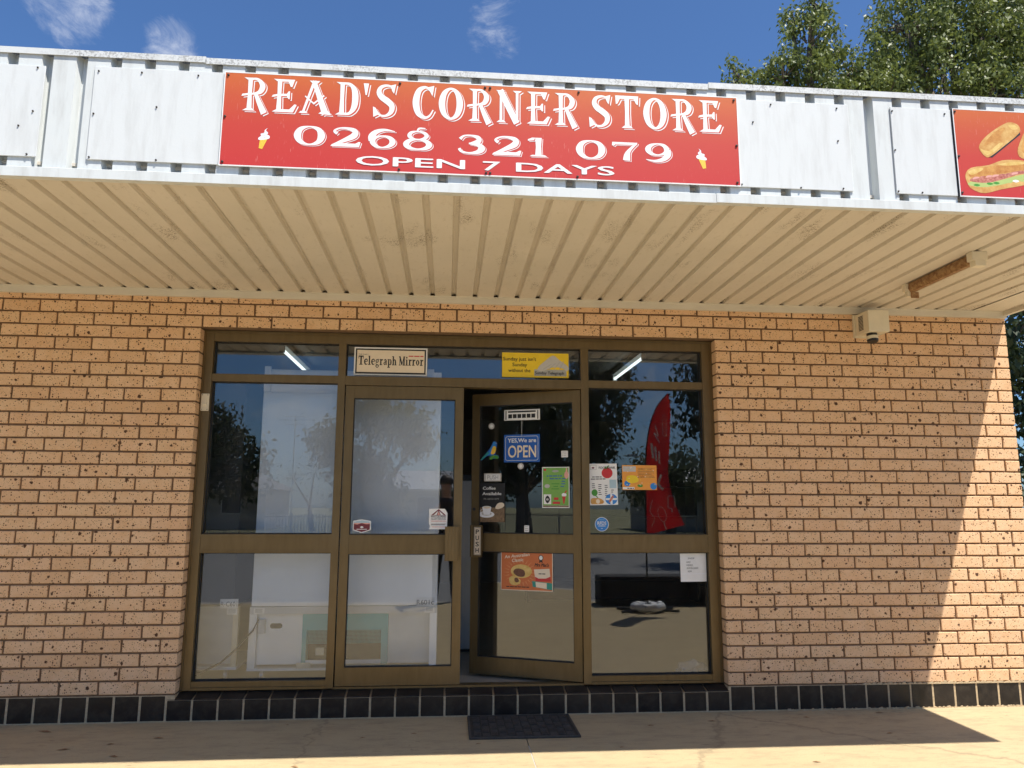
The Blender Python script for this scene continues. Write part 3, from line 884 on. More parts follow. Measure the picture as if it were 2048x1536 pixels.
GL = {
    'R': (.76, STEM + [[(.02, 0), (.40, 0), (.31, .08), (.14, .07)]] + CAPS + stroke([(.26, .965), (.46, .955), (.61, .78), (.56, .60), (.40, .525), (.14, .50)], [.06, .08, .17, .15, .07, .05]) + stroke([(.40, .54), (.53, .26), (.70, -.07)], [.10, .15, .19], n_=3) + [[(-.03, .43), (.2, .47), (.2, .53), (.0, .50)]]),
    'E': (.76, STEM + FOOT + CAPS + [[(.2, 1), (.70, 1), (.62, .77), (.57, .78), (.50, .93), (.2, .93)], [(-.01, .44), (.2, .48), (.46, .49), (.52, .40), (.56, .40), (.56, .64), (.52, .64), (.46, .56), (.2, .55), (.03, .51)], [(.2, 0), (.68, 0), (.79, .23), (.72, .25), (.56, .085), (.2, .085)]]),
    'A': (.90, stroke([(.07, .02), (.40, 1)], [.07, .09], n_=1) + stroke([(.38, .99), (.78, .0)], [.13, .21], n_=1) + [[(.24, 1), (.58, 1), (.5, .92), (.32, .93)], [(-.06, 0), (.22, 0), (.14, .07), (.0, .06)], [(.56, 0), (.97, -.03), (.88, .08), (.66, .08)]] + stroke([(.12, .52), (.40, .30), (.72, .56)], [.04, .06, .05], n_=1)),
    'D': (.72, STEM + CAPS + [[(.02, 0), (.40, 0), (.31, .08), (.14, .07)]] + stroke([(.26, .965), (.48, .94), (.63, .72), (.63, .30), (.48, .06), (.26, .035)], [.06, .09, .19, .19, .09, .06])),
    "'": (.2, [[(.02, 1.0), (.19, 1.0), (.13, .64), (.09, .64)]]),
    'S': (.70, stroke([(.62, .80), (.55, .93), (.40, .965), (.22, .90), (.16, .75), (.25, .60), (.44, .48), (.58, .34), (.56, .16), (.40, .035), (.20, .05), (.07, .22)], [.04, .05, .07, .11, .16, .18, .19, .18, .14, .07, .06, .04]) + [[(.52, .97), (.70, 1.02), (.64, .72), (.58, .80)], [(.0, -.02), (-.02, .30), (.07, .26), (.16, .06)]]),
    'C': (.72, stroke([(.64, .80), (.54, .93), (.40, .965), (.22, .84), (.14, .50), (.22, .17), (.42, .035), (.58, .09), (.70, .28)], [.04, .06, .09, .17, .22, .18, .09, .06, .04]) + [[(.50, .97), (.72, 1.03), (.67, .70), (.60, .82)]]),
    'O': (.78, stroke([(.68, .5), (.60, .82), (.39, .965), (.18, .82), (.10, .5), (.18, .18), (.39, .035), (.60, .18)], [.21, .16, .07, .16, .21, .16, .07, .16], True)),
    'N': (.84, stroke([(.17, 0), (.17, 1)], [.09, .08], n_=1) + stroke([(.14, 1), (.69, -.01)], [.20, .20], n_=1) + stroke([(.70, 0), (.70, 1)], [.08, .09], n_=1) + [[(.02, 0), (.34, 0), (.24, .07), (.10, .06)], [(.0, 1), (.28, 1), (.24, .93), (.10, .94)], [(.56, 1), (.86, 1), (.77, .93), (.63, .94)]]),
    'T': (.78, [[(.31, 0), (.47, 0), (.455, .5), (.47, 1), (.31, 1), (.325, .5)], [(.0, 1.02), (.78, 1.02), (.76, .74), (.70, .77), (.62, .92), (.16, .92), (.08, .77), (.02, .74)], [(.2, 0), (.58, 0), (.48, .08), (.30, .08)]]),
    '0': (1.42, stroke([(1.24, .5), (1.1, .83), (.71, .965), (.32, .83), (.18, .5), (.32, .17), (.71, .035), (1.1, .17)], [.33, .22, .07, .22, .33, .22, .07, .22], True)),
    '1': (.95, [[(.36, .05), (.66, .05), (.63, .5), (.66, 1), (.36, 1), (.39, .5)], [(.10, 0), (.92, 0), (.80, .08), (.22, .08)], [(.36, 1), (.30, .86), (.02, .82), (.02, .90), (.22, 1)]]),
    '2': (1.40, stroke([(.30, .66), (.18, .80), (.40, .95), (.74, .96), (1.08, .84), (1.06, .60), (.72, .38), (.30, .16), (.10, .05)], [.14, .12, .08, .12, .24, .30, .22, .12, .10]) + [[(.02, .0), (1.30, .0), (1.36, .26), (1.28, .27), (1.12, .17), (.30, .18), (.08, .10)]]),
    '3': (1.36, stroke([(.16, .76), (.34, .93), (.66, .965), (.98, .86), (.98, .66), (.62, .54)], [.16, .09, .08, .20, .24, .08]) + stroke([(.56, .54), (1.0, .48), (1.14, .28), (.96, .10), (.58, .035), (.24, .10), (.12, .26)], [.08, .20, .32, .20, .08, .12, .14])),
    '6': (1.40, stroke([(1.18, .35), (1.04, .56), (.72, .64), (.40, .54), (.28, .34), (.42, .12), (.72, .035), (1.04, .14)], [.28, .18, .07, .16, .26, .18, .07, .18], True) + stroke([(.24, .36), (.24, .62), (.46, .86), (.84, .965), (1.28, .90)], [.28, .30, .22, .12, .03])),
    '7': (1.36, [[(.10, .97), (1.30, .97), (1.26, .84), (.24, .84), (.18, .76), (.08, .78)]] + stroke([(1.24, .92), (.92, .56), (.80, .30), (.76, .0)], [.10, .16, .28, .34], n_=4)),
    '8': (1.40, stroke([(1.10, .74), (.98, .90), (.70, .965), (.42, .90), (.32, .74), (.42, .60), (.70, .53), (.98, .60)], [.20, .14, .06, .14, .20, .14, .07, .14], True) + stroke([(1.22, .27), (1.06, .47), (.70, .54), (.34, .47), (.18, .27), (.34, .09), (.70, .03), (1.06, .09)], [.28, .18, .07, .18, .28, .18, .07, .18], True) + stroke([(.66, .96), (.76, 1.12), (1.04, 1.14)], [.06, .10, .04])),
}
GL['9'] = (1.40, [[(1.40 - x, 1 - y) for x, y in q] for q in GL['6'][1]])
def sign_text(text, x0, x1, z0, h, parent, name, off=0.010, gap=0.16):
    """decorative serif letters with an offset outline, fitted between x0 and x1"""
    adv = []
    for ch in text:
        adv.append(0.42 if ch == ' ' else GL[ch][0] + gap)
    tot = sum(adv) - gap
    s = (x1 - x0) / tot
    x = x0
    for ch, a in zip(text, adv):
        if ch != ' ':
            P = GL[ch][1]
            T = lambda q, d, e=0.0: [(x + px * s + d, z0 + pz * h - d * 0.8) for px, pz in q]
            L = [(T(q, off), 'white_print') for q in P] + [(T(q, off * 0.62), 'sign_red') for q in P] + [(T(q, 0.0), 'white_print') for q in P]
            flat(name, L, parent, y=YS - 0.0008)
        x += a * s
def text_mesh(body, size, bold=0.0, shear=0.0, sx=1.0, spacing=1.0, align='LEFT', extrude=0.0):
    cu = bpy.data.curves.new('lettering', 'FONT')
    cu.body = body; cu.size = size; cu.shear = shear
    cu.align_x = align; cu.space_character = spacing; cu.resolution_u = 3; cu.fill_mode = 'FRONT'
    ob = bpy.data.objects.new('tmp_text', cu)
    COL.objects.link(ob)
    bpy.context.view_layer.update()
    me = bpy.data.meshes.new_from_object(ob.evaluated_get(bpy.context.evaluated_depsgraph_get()))
    bpy.data.objects.remove(ob); bpy.data.curves.remove(cu)
    for v in me.vertices:      # text lies in x,y -> stand it up in x,z
        v.co = Vector((v.co.x * sx, 0.0, v.co.y))
    if bold:       # heavier strokes: the same outlines laid over again, a hair apart
        mb = MB()
        vs = [tuple(v.co) for v in me.vertices]; fs = [tuple(q.vertices) for q in me.polygons]
        for i, (dx, dz) in enumerate(((0, 0), (1, .3), (-1, -.3), (.4, 1), (-.4, -1))):
            mb.add([(x + dx * bold * 1.3, -.00012 * i, z + dz * bold * 1.0) for x, y, z in vs], fs)
        me = bpy.data.meshes.new('lettering')
        me.from_pydata(mb.v, [], mb.f)
    return me
def text(body, x, z, size, mat, parent, y=-0.0012, **k):
    me = text_mesh(body, size, **k)
    me.materials.clear(); me.materials.append(MATS[mat])
    ob = link_obj('lettering', me, parent, (x, y, z))
    return ob
def fit_text(body, x0, x1, z0, h, mat, parent, y=-0.0012, tilt=0.0, **k):
    """letters scaled to fill a box (cap height h)"""
    me = text_mesh(body, 1.0, **k)
    xs_ = [v.co.x for v in me.vertices]; zs_ = [v.co.z for v in me.vertices]
    a, b, c, d = min(xs_), max(xs_), min(zs_), max(zs_)
    for v in me.vertices:
        v.co.x = (v.co.x - a) / (b - a) * (x1 - x0); v.co.z = (v.co.z - 0.0) / 0.70 * h
    me.materials.clear(); me.materials.append(MATS[mat])
    ob = link_obj('lettering', me, parent, (x0, y, z0))
    ob.rotation_euler = (0, -tilt, 0)
    return ob
def word_bars(x0, x1, z, h, mat, parent, seed=1):
    r_ = random.Random(seed * 31 + int(z * 1000))
    L_, x = [], x0
    while x < x1 - h * .6:
        w_ = min(r_.uniform(1.2, 4.0) * h, x1 - x)
        L_.append((rect(x, z, x + w_, z + h * .75), mat)); x += w_ + h * .55
    return flat('small_print', L_, parent, -.0012)
def poster(name, w, h, base, loc, rz, layers, label, cat='poster', group=None, th=0.0015, tilt=0.0, poly=None):
    """thin card, origin at its lower left corner, face towards -y"""
    mb = MB()
    mb.prism(poly or rect(0, 0, w, h), 'y', 0.0, th)
    ob = mb.build(name, base)
    ob.location = loc
    ob.rotation_euler = (0, tilt, rz)
    tag(ob, label, cat, group)
    if layers:
        flat('print', layers, ob, -0.0006)
    return ob

# ------------------------------------------------------------------ signs on the fascia
def screw(parent, x, z, y, r=0.006):
    MB().tube([(x, y + 0.002, z), (x, y - 0.004, z), (x, y - 0.006, z)], [r, r, r * 0.55], 8).build('screw', 'screw_dark', parent)
def board(name, x0, x1, z0, z1, label, screws, mat='board_white', y=YF - 0.003, th=0.006):
    me = bevel_mesh(MB().box(x0, x1, y - th, y, z0, z1), name, mat, 0.0012)
    ob = tag(link_obj(name, me), label, 'sign board', 'blank white boards along the fascia')
    for (a, b) in screws:
        screw(ob, a, b, y - th, 0.0042)
    return ob
board('blank_sign_board', -4.62, -3.790, 2.905, 3.348, 'blank white sign board at the far left of the awning fascia', [(-3.824, 3.337), (-3.824, 3.123), (-3.879, 3.05), (-3.83, 2.915)])
board('blank_sign_board', -3.575, -2.994, 2.903, 3.359, 'blank white sign board just left of the wide red shop sign', [(-3.556, 3.335), (-3.365, 3.338), (-3.112, 3.337), (-3.561, 3.124), (-3.562, 2.913), (-3.27, 2.912), (-3.287, 3.17)])
board('blank_sign_board', -0.534, 0.038, 2.899, 3.356, 'blank white sign board just right of the wide red shop sign', [(-0.362, 3.336), (-0.022, 3.333), (-0.457, 3.238), (-0.026, 3.159), (-0.528, 2.91), (-0.231, 2.905), (-0.015, 2.91)])
board('blank_sign_board', 0.260, 0.580, 2.897, 3.357, 'narrow blank white sign board left of the bread roll sign', [(0.268, 3.334), (0.546, 3.332), (0.268, 3.125), (0.268, 2.908), (0.392, 2.906)])
YS = YF - 0.0145
def red_sign(name, x0, x1, z0, z1, label):
    me = bevel_mesh(MB().box(x0, x1, YS, YS + 0.005, z0, z1), name, ['sign_red'], 0.001)
    ob = tag(link_obj(name, me), label, 'sign')
    e = MB()
    t = 0.0045
    for (a, b, c, d) in ((x0 - t, x0, z0 - t, z1 + t), (x1, x1 + t, z0 - t, z1 + t), (x0, x1, z0 - t, z0), (x0, x1, z1, z1 + t)):
        e.box(a, b, YS - 0.0005, YS + 0.006, c, d)
    e.build('edge_strip', 'white_print', ob)
    return ob
s1_ = red_sign('shop_sign', -2.988, -0.538, 2.902, 3.358, 'wide red and orange shop name sign with white lettering and phone number')
for q in [(-2.975, 3.345), (-2.182, 3.345), (-1.778, 3.345), (-1.754, 3.345), (-1.325, 3.345), (-0.552, 3.345), (-2.978, 3.138), (-0.548, 3.106), (-2.976, 2.915), (-2.175, 2.912), (-1.769, 2.912), (-1.75, 2.912), (-1.334, 2.912), (-0.552, 2.915)]:
    screw(s1_, q[0], q[1], YS)
sign_text("READ'S", -2.906, -2.200, 3.172, 0.165, s1_, 'letter')
sign_text('CORNER', -2.125, -1.335, 3.172, 0.165, s1_, 'letter')
sign_text('STORE', -1.272, -0.622, 3.172, 0.165, s1_, 'letter')
sign_text('0268', -2.664, -2.020, 3.014, 0.095, s1_, 'letter', off=0.007, gap=0.22)
sign_text('321', -1.910, -1.475, 3.006, 0.095, s1_, 'letter', off=0.007, gap=0.24)
sign_text('079', -1.342, -0.868, 3.006, 0.095, s1_, 'letter', off=0.007, gap=0.22)
fit_text('OPEN', -2.375, -1.868, 2.927, 0.045, 'white_print', s1_, y=YS - 0.0012, bold=0.012)
fit_text('7', -1.785, -1.702, 2.926, 0.045, 'white_print', s1_, y=YS - 0.0012, bold=0.012)
fit_text('DAYS', -1.628, -1.155, 2.926, 0.045, 'white_print', s1_, y=YS - 0.0012, bold=0.012)
def cone(x, z, s, mir):
    f = lambda q: [(x + mir * a * s, z + b * s) for a, b in q]
    L = []
    L.append((f([(-.16, .46), (.24, .56), (-.02, -.06), (-.2, -.02)]), 'gold_print'))
    L.append((f(spline([(-.2, .44), (-.24, .56), (-.12, .66), (-.14, .78), (.04, .86), (.06, 1.0), (.20, 1.12), (.12, .98), (.24, .86), (.20, .76), (.32, .68), (.28, .52)], True, 3)), 'ice_white'))
    for i in range(3):
        L += [(f(q), 'grey_print') for q in stroke([(-.16 + i * .03, .58 + i * .12), (.04, .57 + i * .12), (.22 - i * .02, .66 + i * .11)], .016, n_=3)]
    for i in range(3):
        L += [(f(q), 'orange_print') for q in stroke([(-.12 + i * .11, .46), (-.14 + i * .05, .02)], .014, n_=1)]
    return L
flat('ice_cream_print', cone(-2.800, 2.990, 0.088, 1), s1_, y=YS - 0.0008)
flat('ice_cream_print', cone(-0.722, 2.985, 0.088, -1), s1_, y=YS - 0.0008)
s2_ = red_sign('food_sign', 0.590, 1.75, 2.897, 3.358, 'red and orange sign with bread roll and salad sandwich pictures')
MB().box(0.5815, 0.5850, YS - 0.001, YS + 0.008, 2.892, 3.362).build('back_edge', 'plastic_black', s2_)
for q in [(0.597, 3.345), (0.597, 3.105), (0.597, 2.912)]:
    screw(s2_, q[0], q[1], YS)
roll = [(0.709, 3.157), (0.737, 3.111), (0.767, 3.112), (0.85, 3.175), (0.931, 3.242), (0.939, 3.279), (0.915, 3.298), (0.878, 3.300), (0.81, 3.262), (0.744, 3.210)]
sub_ = [(0.622, 3.004), (0.655, 3.045), (0.751, 3.064), (0.827, 3.093), (0.92, 3.098), (1.0, 3.085), (1.05, 3.05), (1.04, 3.00), (0.93, 2.965), (0.811, 2.939), (0.717, 2.914), (0.665, 2.926), (0.635, 2.95)]
def blob(pts):
    return spline(pts, True, 3)
L = [([(0.74, 3.108), (0.775, 3.106), (0.94, 3.238), (0.934, 3.25)], 'black_ink'), (blob(roll), 'bread_print'),
     (blob([(.735, 3.165), (.80, 3.20), (.86, 3.262), (.84, 3.268), (.78, 3.225)]), 'bread_dark'),
     (blob([(0.915, 3.13), (0.93, 3.19), (1.0, 3.30), (1.1, 3.31), (1.12, 3.22), (1.02, 3.12), (0.95, 3.105)]), 'bread_print'),
     (blob([(0.935, 3.15), (0.96, 3.22), (1.02, 3.26), (1.05, 3.20), (0.99, 3.13)]), 'bread_dark'),
     (blob(sub_), 'bread_print'),
     (blob([(.64, 3.01), (.70, 3.045), (.80, 3.065), (.90, 3.085), (1.0, 3.06), (.88, 3.035), (.76, 3.012), (.67, 2.992)]), 'bread_dark'),
     (blob([(.632, 2.955), (.70, 2.945), (.80, 2.96), (.90, 2.99), (1.02, 3.02), (1.03, 3.035), (.92, 3.02), (.80, 2.985), (.70, 2.968), (.65, 2.972)]), 'lettuce'),
     (blob([(.645, 2.975), (.72, 2.968), (.80, 2.985), (.90, 3.02), (1.01, 3.04), (.92, 3.042), (.80, 3.012), (.72, 2.995), (.66, 2.992)]), 'meat_print')]
for q in ([(.716, 3.15), (.74, 3.122), (.766, 3.122), (.84, 3.18), (.82, 3.185), (.76, 3.14)], [(.88, 3.285), (.915, 3.288), (.93, 3.27), (.90, 3.262)], [(.64, 3.025), (.70, 3.048), (.72, 3.04), (.66, 3.008)], [(.80, 3.07), (.90, 3.09), (.96, 3.082), (.86, 3.066)]):
    L.append((blob(q), 'pastry_print'))
rr = random.Random(3)
for i in range(9):
    x = .66 + i * .035
    L.append((blob([(x, 2.985 + i * .0055), (x + .03, 2.992 + i * .0055), (x + .034, 2.999 + i * .0055), (x + .008, 2.997 + i * .0055)]), rr.choice(['pink_print', 'pink_print', 'meat_print'])))
    L.append((blob([(x, 2.954 + i * .005), (x + .02, 2.948 + i * .005), (x + .036, 2.956 + i * .005), (x + .015, 2.962 + i * .005)]), rr.choice(['lettuce', 'ice_white', 'leaf_print'])))
flat('bread_print', L, s2_, y=YS - 0.0008)

# ------------------------------------------------------------------ fittings on wall and soffit
lb = empty('light_batten', (1.115, -0.95, 2.83))
tag(lb, 'rusty empty fluorescent batten on the soffit above the camera box', 'light fitting')
MB().prism([(-0.022, 0.0), (-0.027, -0.035), (-0.014, -0.058), (0.014, -0.058), (0.027, -0.035), (0.022, 0.0)], 'y', -0.295, 0.30).build('channel', 'rust', lb)
for ya, yb in ((-0.345, -0.296), (0.301, 0.335)):
    MB().box(-0.046, 0.046, ya, yb, -0.052, 0.0).box(-0.030, 0.034, ya, yb, -0.085, -0.0525).build('end_cap', 'plastic_cream', lb)
MB().box(-0.012, 0.04, 0.292, 0.3005, -0.098, -0.0585).build('lamp_holder', 'rust', lb)
sb = empty('sensor_box', (1.145, -0.1, 2.69))
tag(sb, 'cream security camera box with round lens on the brick wall', 'security camera')
link_obj('housing', bevel_mesh(MB().box(-0.078, 0.078, -0.10, 0.078, -0.078, 0.080), 'housing', 'plastic_cream', 0.004, 2), sb)
MB().box(-0.088, 0.082, 0.079, 0.099, -0.086, 0.086).build('back_plate', 'plastic_cream', sb)
for i in range(11):
    MB().box(-0.0800, -0.0785, -0.030, 0.030, -0.050 + i * 0.010, -0.0455 + i * 0.010).build('vent_slot', 'plastic_black', sb)
MB().tube([(-0.02, -0.03, -0.079), (-0.02, -0.032, -0.100)], 0.036, 20).build('lens_collar', 'plastic_black', sb)
MB().tube([(-0.02, -0.033, -0.1005), (-0.02, -0.036, -0.126)], 0.040, 20).build('lens_ring', 'plastic_cream', sb)
MB().tube([(-0.02, -0.037, -0.1265), (-0.02, -0.040, -0.142)], [0.040, 0.036], 20).build('lens', 'plastic_black', sb)
bp = empty('bell_plate', (-3.601, FY0 - 0.005, 2.062))
tag(bp, 'small cream switch plate on the left window jamb', 'switch')
link_obj('plate', bevel_mesh(MB().box(-0.027, 0.027, -0.008, 0.0, -0.06, 0.06), 'plate', 'plastic_cream', 0.002), bp)
MB().prism([(-0.0085, -0.03), (-0.0085, 0.025), (-0.016, -0.012)], 'x', -0.013, 0.013).build('rocker', 'plastic_cream', bp)
for zz in (-0.05, 0.05):
    for xx in (-0.018, 0.018):
        MB().tube([(xx, -0.0085, zz), (xx, -0.010, zz)], 0.003, 6).build('screw', 'screw_dark', bp)

# ------------------------------------------------------------------ prints on the glass
GY = 0.127
tg = poster('newspaper_sign', 0.518, 0.202, 'white_print', (-2.603, 0.116, 2.279), 0, [(rect(.010, .010, .508, .192), 'black_ink'), (rect(.020, .022, .498, .182), 'cream_print')],
            'cream newspaper name sign with black border above the closed door', 'sign', th=0.004)
def slab_text(body, x0, x1, z0, h, mat, parent, gap=.05):
    f = lambda a, b: rect(a, 0, b, .075)
    GS = {
        'T': (.82, [rect(.30, 0, .53, 1), rect(.02, .87, .80, 1), rect(.02, .68, .10, .9), rect(.72, .68, .80, .9), f(.16, .67)]),
        'e': (.60, stroke([(.12, .37), (.50, .37), (.46, .57), (.31, .64), (.15, .52), (.12, .33), (.20, .12), (.36, .045), (.54, .14)], [.07, .07, .15, .09, .17, .21, .17, .09, .07])),
        'l': (.40, [rect(.09, 0, .29, 1), rect(.0, .925, .2, 1), f(.0, .39)]),
        'i': (.40, [rect(.09, 0, .29, .66), rect(.0, .585, .2, .66), f(.0, .39), ell(.18, .87, .11, .11, 12)]),
        'g': (.62, stroke([(.46, .45), (.28, .63), (.11, .45), (.28, .27)], [.15, .07, .15, .07], True, 4) + stroke([(.42, .58), (.56, .66)], [.07, .1], n_=1) + stroke([(.52, -.1), (.32, .03), (.10, -.1), (.30, -.27)], [.11, .12, .11, .08], True, 4) + stroke([(.16, .28), (.10, .14), (.24, .05)], .08, n_=3)),
        'r': (.52, [rect(.09, 0, .29, .66), rect(.0, .585, .2, .66), f(.0, .42)] + stroke([(.26, .46), (.37, .60), (.49, .55)], [.08, .12, .16], n_=3)),
        'a': (.60, stroke([(.13, .50), (.27, .63), (.42, .52), (.43, .2), (.54, .04)], [.13, .08, .18, .18, .09], n_=4) + stroke([(.40, .39), (.2, .32), (.12, .18), (.22, .05), (.40, .14)], [.06, .09, .15, .1, .06], n_=4)),
        'p': (.66, [rect(.09, -.28, .29, .66), rect(.0, .585, .2, .66), rect(0, -.28, .40, -.205)] + stroke([(.26, .56), (.42, .62), (.53, .5), (.53, .18), (.42, .05), (.26, .1)], [.07, .09, .18, .18, .09, .07], n_=4)),
        'h': (.70, [rect(.09, 0, .29, 1), rect(.0, .925, .2, 1), f(.0, .37), f(.41, .69)] + stroke([(.26, .48), (.38, .61), (.50, .54), (.53, .3), (.53, .03)], [.07, .10, .16, .19, .19], n_=4)),
        'M': (1.0, [rect(.12, 0, .21, 1), rect(.70, 0, .92, 1), rect(.0, .925, .24, 1), rect(.76, .925, 1.0, 1), f(.02, .32), f(.60, 1.0)] + stroke([(.14, 1), (.50, .08)], [.2, .2], n_=1) + stroke([(.80, 1), (.50, .08)], [.08, .08], n_=1)),
        'o': (.62, stroke([(.48, .34), (.30, .62), (.12, .34), (.30, .05)], [.19, .08, .19, .08], True, 5))}
    adv = [.30 if c_ == ' ' else GS[c_][0] + gap for c_ in body]
    sc__ = (x1 - x0) / (sum(adv) - gap)
    x, L_ = x0, []
    for c_, a_ in zip(body, adv):
        if c_ != ' ':
            L_ += [([(x + px * sc__, z0 + pz * h) for px, pz in q], mat) for q in GS[c_][1]]
        x += a_ * sc__
    return flat('lettering', L_, parent, -.0014)
slab_text('Telegraph Mirror', .030, .490, .074, .066, 'black_ink', tg)
fit_text('THE DAILY', .030, .100, .145, .010, 'black_ink', tg)
word_bars(.385, .490, .139, .010, 'red_print', tg)
L = [(rrect(.234, .012, .470, .060, .004), 'grey_print'), (blob([(.26, .055), (.30, .05), (.36, .075), (.43, .075), (.475, .05), (.480, .085), (.42, .13), (.37, .165), (.31, .12), (.27, .085)]), 'silver_print')]
for i in range(4):
    L += [(q, 'grey_print') for q in stroke([(.30 + i * .04, .062), (.36 + i * .03, .10 + .008 * i)], .004, n_=1)]
yl = poster('yellow_newspaper_sign', 0.486, 0.181, 'yellow_print', (-1.546, 0.118, 2.284), 0, L, 'yellow newspaper slogan sign above the open door', 'sign', th=0.004)
for tx, a, b, z in (("Sunday just isn't", .008, .248, .122), ('Sunday', .075, .182, .080), ('without the', .045, .206, .038)):
    fit_text(tx, a, b, z, .026, 'black_ink', yl, bold=0.006)
fit_text('Sunday Telegraph', .240, .452, .024, .022, 'black_ink', yl, y=-.0016, bold=0.01)
mq = poster('alarm_sticker', 0.130, 0.140, 'white_print', (-2.048, 0.1125, 1.203), 0,
            [([(.012, .094), (.118, .094), (.066, .138)], 'darkred_print'), ([(.030, .097), (.052, .097), (.063, .126)], 'white_print'), ([(.056, .097), (.076, .097), (.066, .122)], 'pink_print'), ([(.080, .097), (.102, .097), (.069, .126)], 'white_print')] +
            [(rect(.014, .034, .116, .037), 'black_ink'), (rect(.014, .028, .110, .031), 'black_ink'), (rect(.020, .014, .112, .018), 'pink_print')], 'white alarm company warning sticker with pyramid on the closed door', 'sticker', th=.0008,
            poly=[(0, 0), (.125, 0), (.127, .11), (.108, .14), (0, .14), (0, .04), (.008, .018)])
fit_text('MACQUARIE', .014, .116, .080, .012, 'black_ink', mq, bold=.014)
fit_text('ALARM SERVICES', .014, .116, .066, .008, 'black_ink', mq, bold=.014)
fit_text('WARNING', .014, .116, .050, .010, 'pink_print', mq, bold=.012)
shp = [(0.0, .020), (.061, 0), (.122, .020), (.122, .082), (.061, .092), (0, .082)]
ins = [(.006, .024), (.061, .007), (.116, .024), (.116, .077), (.061, .086), (.006, .077)]
sh = poster('shield_sticker', 0.122, 0.092, 'white_print', (-2.568, 0.1125, 1.176), 0,
            [(ins, 'darkred_print'), ([(.006, .062), (.03, .058), (.061, .068), (.09, .060), (.116, .062), (.116, .077), (.061, .086), (.006, .077)], 'pink_print'), ([(.006, .069), (.116, .069), (.116, .077), (.061, .086), (.006, .077)], 'pale_blue'),
             ([(.048, .040), (.061, .032), (.074, .040), (.061, .048)], 'white_print'), (rect(.026, .024, .096, .028), 'white_print')], 'small maroon mountain badge sticker low on the closed door', 'sticker', th=.0008, poly=shp)
L = [(rect(.008, .250, .055, .285), 'silver_print'), (rect(.012, .253, .051, .282), 'white_print'), (ell(.030, .264, .010, .006), 'darkred_print'),
     (ell(.131, .226, .040, .038), 'red_print'), (ell(.122, .262, .006, .012, rot=.5), 'leaf_print'), (ell(.138, .272, .012, .005, rot=.7), 'leaf_print'),
     (ell(.036, .088, .022, .024), 'leaf_print'), ([(.040, .075), (.062, .052), (.056, .050), (.034, .070)], 'leaf_print'),
     (blob([(.008, .012), (.010, .045), (.040, .050), (.075, .046), (.10, .028), (.092, .010), (.04, .006)]), 'bread_print'), (ell(.058, .026, .014, .016), 'cream_print'),
     (ell(.155, .040, .044, .038), 'sky_print'), (rect(.148, .004, .163, .076), 'white_print'), (rect(.114, .034, .196, .048), 'white_print'), (ell(.155, .042, .008, .030, rot=-.6), 'meat_print'),
     (rect(.146, .118, .196, .178), 'pale_blue')]
rr = random.Random(5)
for i in range(4):
    for j in range(6):
        if not (i < 1 and j > 2) and not (i == 3 and j < 2) and not (i > 2 and j > 3):
            x = .018 + i * .046; z = .148 - j * .014 - i * .006
            L.append((rect(x, z, x + rr.uniform(.014, .024), z + .005), 'black_ink'))
fb = poster('food_poster', 0.203, 0.293, 'white_print', (-0.912, GY, 1.372), 0, L, 'white food relief timetable poster with red apple on the right window', tilt=-0.02)
fit_text('FOODBANK', .072, .192, .256, .016, 'black_ink', fb, bold=.01)
word_bars(.022, .090, .196, .008, 'black_ink', fb)
word_bars(.012, .122, .181, .008, 'black_ink', fb, 2)
L = [(rect(.004, .130, .10, .168), 'silver_print'), (ell(.036, .046, .022, .020), 'sky_print'), (rect(.004, .004, .088, .020), 'white_print'), (ell(.228, .026, .024, .024), 'sky_print'), (ell(.13, .03, .02, .010), 'leaf_print'),
     (blob([(.05, .05), (.09, .05), (.12, .065), (.10, .10), (.04, .10), (.03, .07)]), 'yellow_print')]
for i in range(4):
    L.append((rect(.115, .090 + i * .018, .235 - (i % 2) * .02, .097 + i * .018), 'bread_dark'))
rr = random.Random(8)
for i in range(26):
    x, z = rr.uniform(.01, .24), rr.uniform(.03, .16)
    L.append((ell(x, z, .004, .003, 8), rr.choice(['cream_print', 'yellow_print'])))
og = poster('orange_flyer', 0.253, 0.176, 'orange_print', (-0.676, GY, 1.482), 0, L, 'orange speckled flyer on the right window beside the white apple poster')
for i_ in range(5):
    word_bars(.112, .240 - .012 * (i_ % 2), .150 - i_ * .016, .006, 'bread_dark', og, i_)
word_bars(.036, .084, .008, .008, 'black_ink', og)
rf = poster('round_sticker', 0.1, 0.1, 'white_print', (-0.829, GY, 1.239), 0, [(ell(0, 0, .046, .046, 32), 'sky_print'), (rect(-.026, -.014, .026, -.010), 'white_print'), ([(-.008, -.028), (.008, -.028), (.0, -.033)], 'white_print'), (rect(-.02, .030, .02, .0325), 'pale_blue')],
            'round blue sticker with white letters on the right window', 'sticker', th=.0008, poly=ell(0, 0, .05, .05, 32))
fit_text('RFDS', -.032, .032, -.004, .024, 'white_print', rf, bold=.014)
L = []
pp = poster('handwritten_notice', 0.198, 0.195, 'white_print', (-0.268, 0.1275, 0.840), 0, [(rect(.0, .052, .198, .056), 'ice_white')], 'white handwritten paper notice in the lower right window', 'notice', th=.0006, tilt=-0.01)
for tx, a, b, z in (('SHOP', .055, .105, .155), ('HAS', .045, .075, .130), ('VIDEO', .045, .090, .108), ('SURVEILLANCE', .045, .130, .088), ('NOW', .052, .082, .066)):
    fit_text(tx, a, b, z, .012, 'black_ink', pp, shear=.25)

